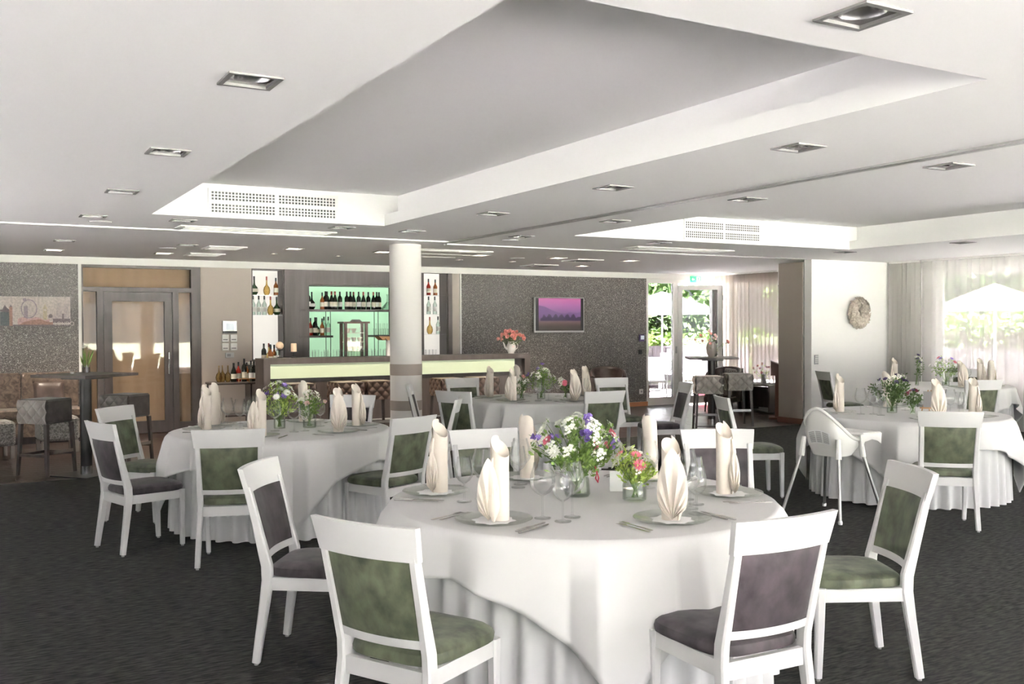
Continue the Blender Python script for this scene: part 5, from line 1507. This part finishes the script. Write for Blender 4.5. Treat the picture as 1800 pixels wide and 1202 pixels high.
BCA = bottle('round', 'bottle_gold', None, None, .27, .030); BLI = bottle('burgundy', 'bottle_dark', 'label_cream', 'cap_black', .28, .04); BTL = bottle('bordeaux', 'bottle_dark', 'label_cream', 'cap_black', .34)
for (x, y, p_, w) in ((3.27, 14.50, BCA, 'small golden decanter bottle, leftmost on the serving trolley'), (3.335, 14.56, BCA, 'small golden decanter bottle, second on the serving trolley'), (3.395, 14.48, BCA, 'small golden decanter bottle, third on the serving trolley'), (3.475, 14.46, BLI, 'dark bulbous liqueur bottle on the serving trolley'), (3.56, 14.52, BRD, 'red bottle in the middle of the serving trolley'), (3.625, 14.44, BTL, 'tall dark bottle on the serving trolley'), (3.69, 14.55, BAM, 'amber bottle behind on the serving trolley'), (3.72, 14.42, BSP, 'tall clear bottle on the serving trolley'), (3.775, 14.46, BWW, 'dark bottle with white label, rightmost on the serving trolley')):
    p_.put((x, y, ZW), 0, w)
# ------------------------------------------------------------------ the terrace and garden outside
g = MB().mm(X0-8, X1+7.5, Y0-9, Y1+7, -.25, -.06)
o = g.build('garden_terrace', 'garden_stone', smooth=False); struct(o)
struct(MB().mm(-90, 110, -90, 110, -.6, -.26).build('garden_ground', 'garden_lawn', smooth=False))
def tree(label, x, y, h, r, seed, m='leaf_green', n=4200, group='garden trees'):
    rnd = random.Random(seed)
    t = thing('garden_tree', label, 'tree', (x, y, -.26), 0, group)
    MB().tube([(0, 0, 0), (.1, 0, h*.35), (0, .1, h*.7)], [.18, .14, .06], 8).build('trunk', 'bark', t)
    blobs = []
    for k in range(13):
        a = rnd.uniform(0, 6.28); q = r*.6*rnd.random()
        blobs.append((Vector((q*math.cos(a), q*math.sin(a), h*rnd.uniform(.22, .85))), r*rnd.uniform(.38, .62)))
    lf = MB()
    for k in range(n):
        c_, rr = rnd.choice(blobs)
        d = Vector((rnd.gauss(0, 1), rnd.gauss(0, 1), rnd.gauss(0, 1))).normalized()
        p = c_ + d*rr*rnd.uniform(.75, 1.0)
        leaf_quad(lf, p, d + Vector((rnd.gauss(0, .6), rnd.gauss(0, .6), rnd.gauss(0, .6))), rnd.uniform(.22, .42), .10, rnd)
    stuff(lf.build('leaves', m, t, smooth=False))
tree('broad pale green tree seen through the terrace door', 16.0, 29.0, 3.2, 2.6, 1)
tree('green tree behind the open terrace door leaf', 22.6, 29.5, 3.9, 2.8, 2, 'leaf_dark')
tree('tree seen through the taupe curtain', 28.0, 24.5, 7.5, 3.0, 3)
tree('tree seen through the taupe curtain beside the partition', 26.2, 18.0, 6.8, 2.6, 4, 'leaf_dark')
tree('large tree outside the white sheer curtains', 26.0, 11.8, 8.5, 2.9, 5, 'leaf_dark')
tree('tree outside the window at the right edge', 26.5, 5.4, 8.0, 2.9, 6)
tree('tree farther along the garden on the right', 26.5, -1.5, 7.5, 2.8, 7, 'leaf_dark')
# low fence of boards round the terrace
def fence(label, x0, y0, x1, y1):
    d = Vector((x1-x0, y1-y0, 0)); L_ = d.length; rz = math.atan2(d.y, d.x)
    t = thing('garden_fence', label, 'fence', (x0, y0, -.06), rz)
    n = int(L_/.16)
    bd = MB().mm(0, .145, -.012, .012, .06, 1.02).mesh('board', 'fence_grey', False)
    for k in range(n): link('board', bd, t, (k*.16, 0, 0))
    MB().mm(0, L_, -.03, .03, 1.02, 1.07).build('cap_rail', 'fence_grey', t, smooth=False)
    return t
fence('dark board fence at the end of the terrace behind the door', 10.0, 21.9, 20.8, 21.9)
fence('dark board fence along the garden side of the terrace', 20.9, 21.9, 20.9, 9.0)
def parasol(label, x, y, r=1.7, h=2.5):
    t = thing('garden_parasol', label, 'parasol', (x, y, -.06))
    MB().cyl(0, 0, 0, h, .025, n=10).build('pole', 'trim_white', t)
    MB().lathe([(r, h-.55), (r*.5, h-.22), (.02, h+.05)], n=8, cap=False).build('canopy', 'linen', t, smooth=False)
    MB().mm(-.3, .3, -.3, .3, 0, .06).build('base', 'fence_grey', t, smooth=False)
parasol('white parasol on the terrace behind the door', 16.2, 20.4)
parasol('white parasol outside the right-hand window', 20.0, 13.4, 1.4)
parasol('second white parasol farther along the terrace', 18.6, 8.6)
def garden_chair():
    t = thing('garden_chair', '', 'chair')
    MB().rbox((0, 0, .42), (.48, .46, .05), .01).build('seat', 'white_plastic', t)
    MB().box((0, -.24, .68), (.48, .03, .52), rx=.16).build('backrest', 'white_plastic', t)
    for sx in (-1, 1):
        for sy in (-1, 1): MB().tube([(sx*.21, sy*.19, .42), (sx*.23, sy*.22, 0)], .014, 6).build('leg', 'brushed_alu', t)
        MB().tube([(sx*.25, -.24, .62), (sx*.25, .18, .62), (sx*.24, .20, .42)], .014, 6).build('armrest', 'white_plastic', t)
    return t
GC = Proto(garden_chair())
for x, y, a, w in ((12.6, 18.2, -60, 'leftmost, seen through the fixed door pane'), (13.3, 17.0, 150, 'nearest to the door'), (14.1, 18.9, 120, 'beyond the terrace table'), (15.2, 18.0, 70, 'seen through the open door leaf'), (15.9, 19.6, 160, 'far right on the terrace')):
    GC.put((x, y, -.06), R2D(a), 'white terrace chair, ' + w, 'white terrace chairs')
def gtable(label, x, y):
    t = thing('garden_table', label, 'table', (x, y, -.06))
    MB().cyl(0, 0, .70, .735, .45, n=28).build('table_top', 'white_plastic', t); MB().cyl(0, 0, .03, .70, .03, n=10).build('pole', 'brushed_alu', t); MB().cyl(0, 0, 0, .03, .25, n=20).build('foot', 'brushed_alu', t)
gtable('round white terrace table behind the fixed door pane', 13.6, 18.1); gtable('round white terrace table behind the open leaf', 15.0, 19.0)
t = thing('garden_planter', 'dark red planter box on the terrace', 'planter', (15.4, 17.2, -.06))
MB().rbox((0, 0, .2), (1.1, .4, .4), .02).build('box', 'garden_red', t)
t = thing('garden_crate', 'light wooden crate just outside the terrace door', 'crate', (12.25, 16.3, -.06))
for k in range(4): MB().mm(-.2, .2, -.19, -.17, .02+k*.1, .10+k*.1).build('slat', 'oak', t, smooth=False); MB().mm(-.2, .2, .17, .19, .02+k*.1, .10+k*.1).build('slat', 'oak', t, smooth=False)
for sx in (-1, 1): MB().mm(sx*.2-.01, sx*.2+.01, -.19, .19, .02, .40).build('end_board', 'oak', t, smooth=False)
# neighbouring house with tiled roof
t = thing('garden_house', 'pale neighbouring house with red tiled roof seen through the right-hand window', 'house', (31.0, 15.0, -.26))
MB().mm(0, 8, -6, 4, 0, 3.0).build('walls', 'wall_white', t, smooth=False)
MB().prism([(-7, 2.9), (5, 2.9), (-1, 5.6)], -.6, 8.6, Matrix(((0, 0, 1, 0), (1, 0, 0, 0), (0, 1, 0, 0), (0, 0, 0, 1)))).build('roof', 'roof_tile', t, smooth=False)

def hedge(label, x0, y0, x1, y1, h, seed):
    rnd = random.Random(seed)
    d = Vector((x1-x0, y1-y0, 0)); L_ = d.length; rz = math.atan2(d.y, d.x)
    t = thing('garden_hedge', label, 'hedge', (x0, y0, -.26), rz)
    MB().mm(.2, L_-.2, -.35, .35, 0, h-.35).build('inner_branches', 'bark', t, smooth=False)
    lf = MB()
    for k in range(int(L_*260)):
        p = Vector((rnd.uniform(0, L_), rnd.choice((-1, 1))*rnd.uniform(.40, .62), rnd.uniform(.05, h))) if rnd.random() < .75 else Vector((rnd.uniform(0, L_), rnd.uniform(-.6, .6), h+rnd.gauss(0, .12)))
        leaf_quad(lf, p, Vector((rnd.gauss(0, 1), rnd.gauss(0, 1), rnd.gauss(.4, .6))), rnd.uniform(.14, .26), .06, rnd)
    stuff(lf.build('leaves', 'leaf_green', t, smooth=False))
hedge('tall green hedge beyond the terrace fence', 9.0, 24.6, 24.0, 24.6, 1.45, 1)
hedge('green hedge along the garden side', 22.4, 21.0, 22.4, 1.0, 2.0, 2)
# single out things of a kind that stand in one row or on one table
ORDW = ['first', 'second', 'third', 'fourth', 'fifth', 'sixth', 'seventh', 'eighth', 'ninth', 'tenth', 'eleventh', 'twelfth'] + ['%dth' % k for k in range(13, 40)]
ORDW[20], ORDW[21], ORDW[22], ORDW[30], ORDW[31], ORDW[32] = '21st', '22nd', '23rd', '31st', '32nd', '33rd'
bylab = {}
for o in bpy.data.objects:
    if o.parent is None and o.get('label'): bylab.setdefault(o['label'], []).append(o)
for lab, os_ in bylab.items():
    if len(os_) < 2: continue
    os_.sort(key=lambda q: math.atan2(q.location.x, q.location.y))
    for k, q in enumerate(os_): q['label'] = '%s, %s from the left' % (lab, ORDW[k])
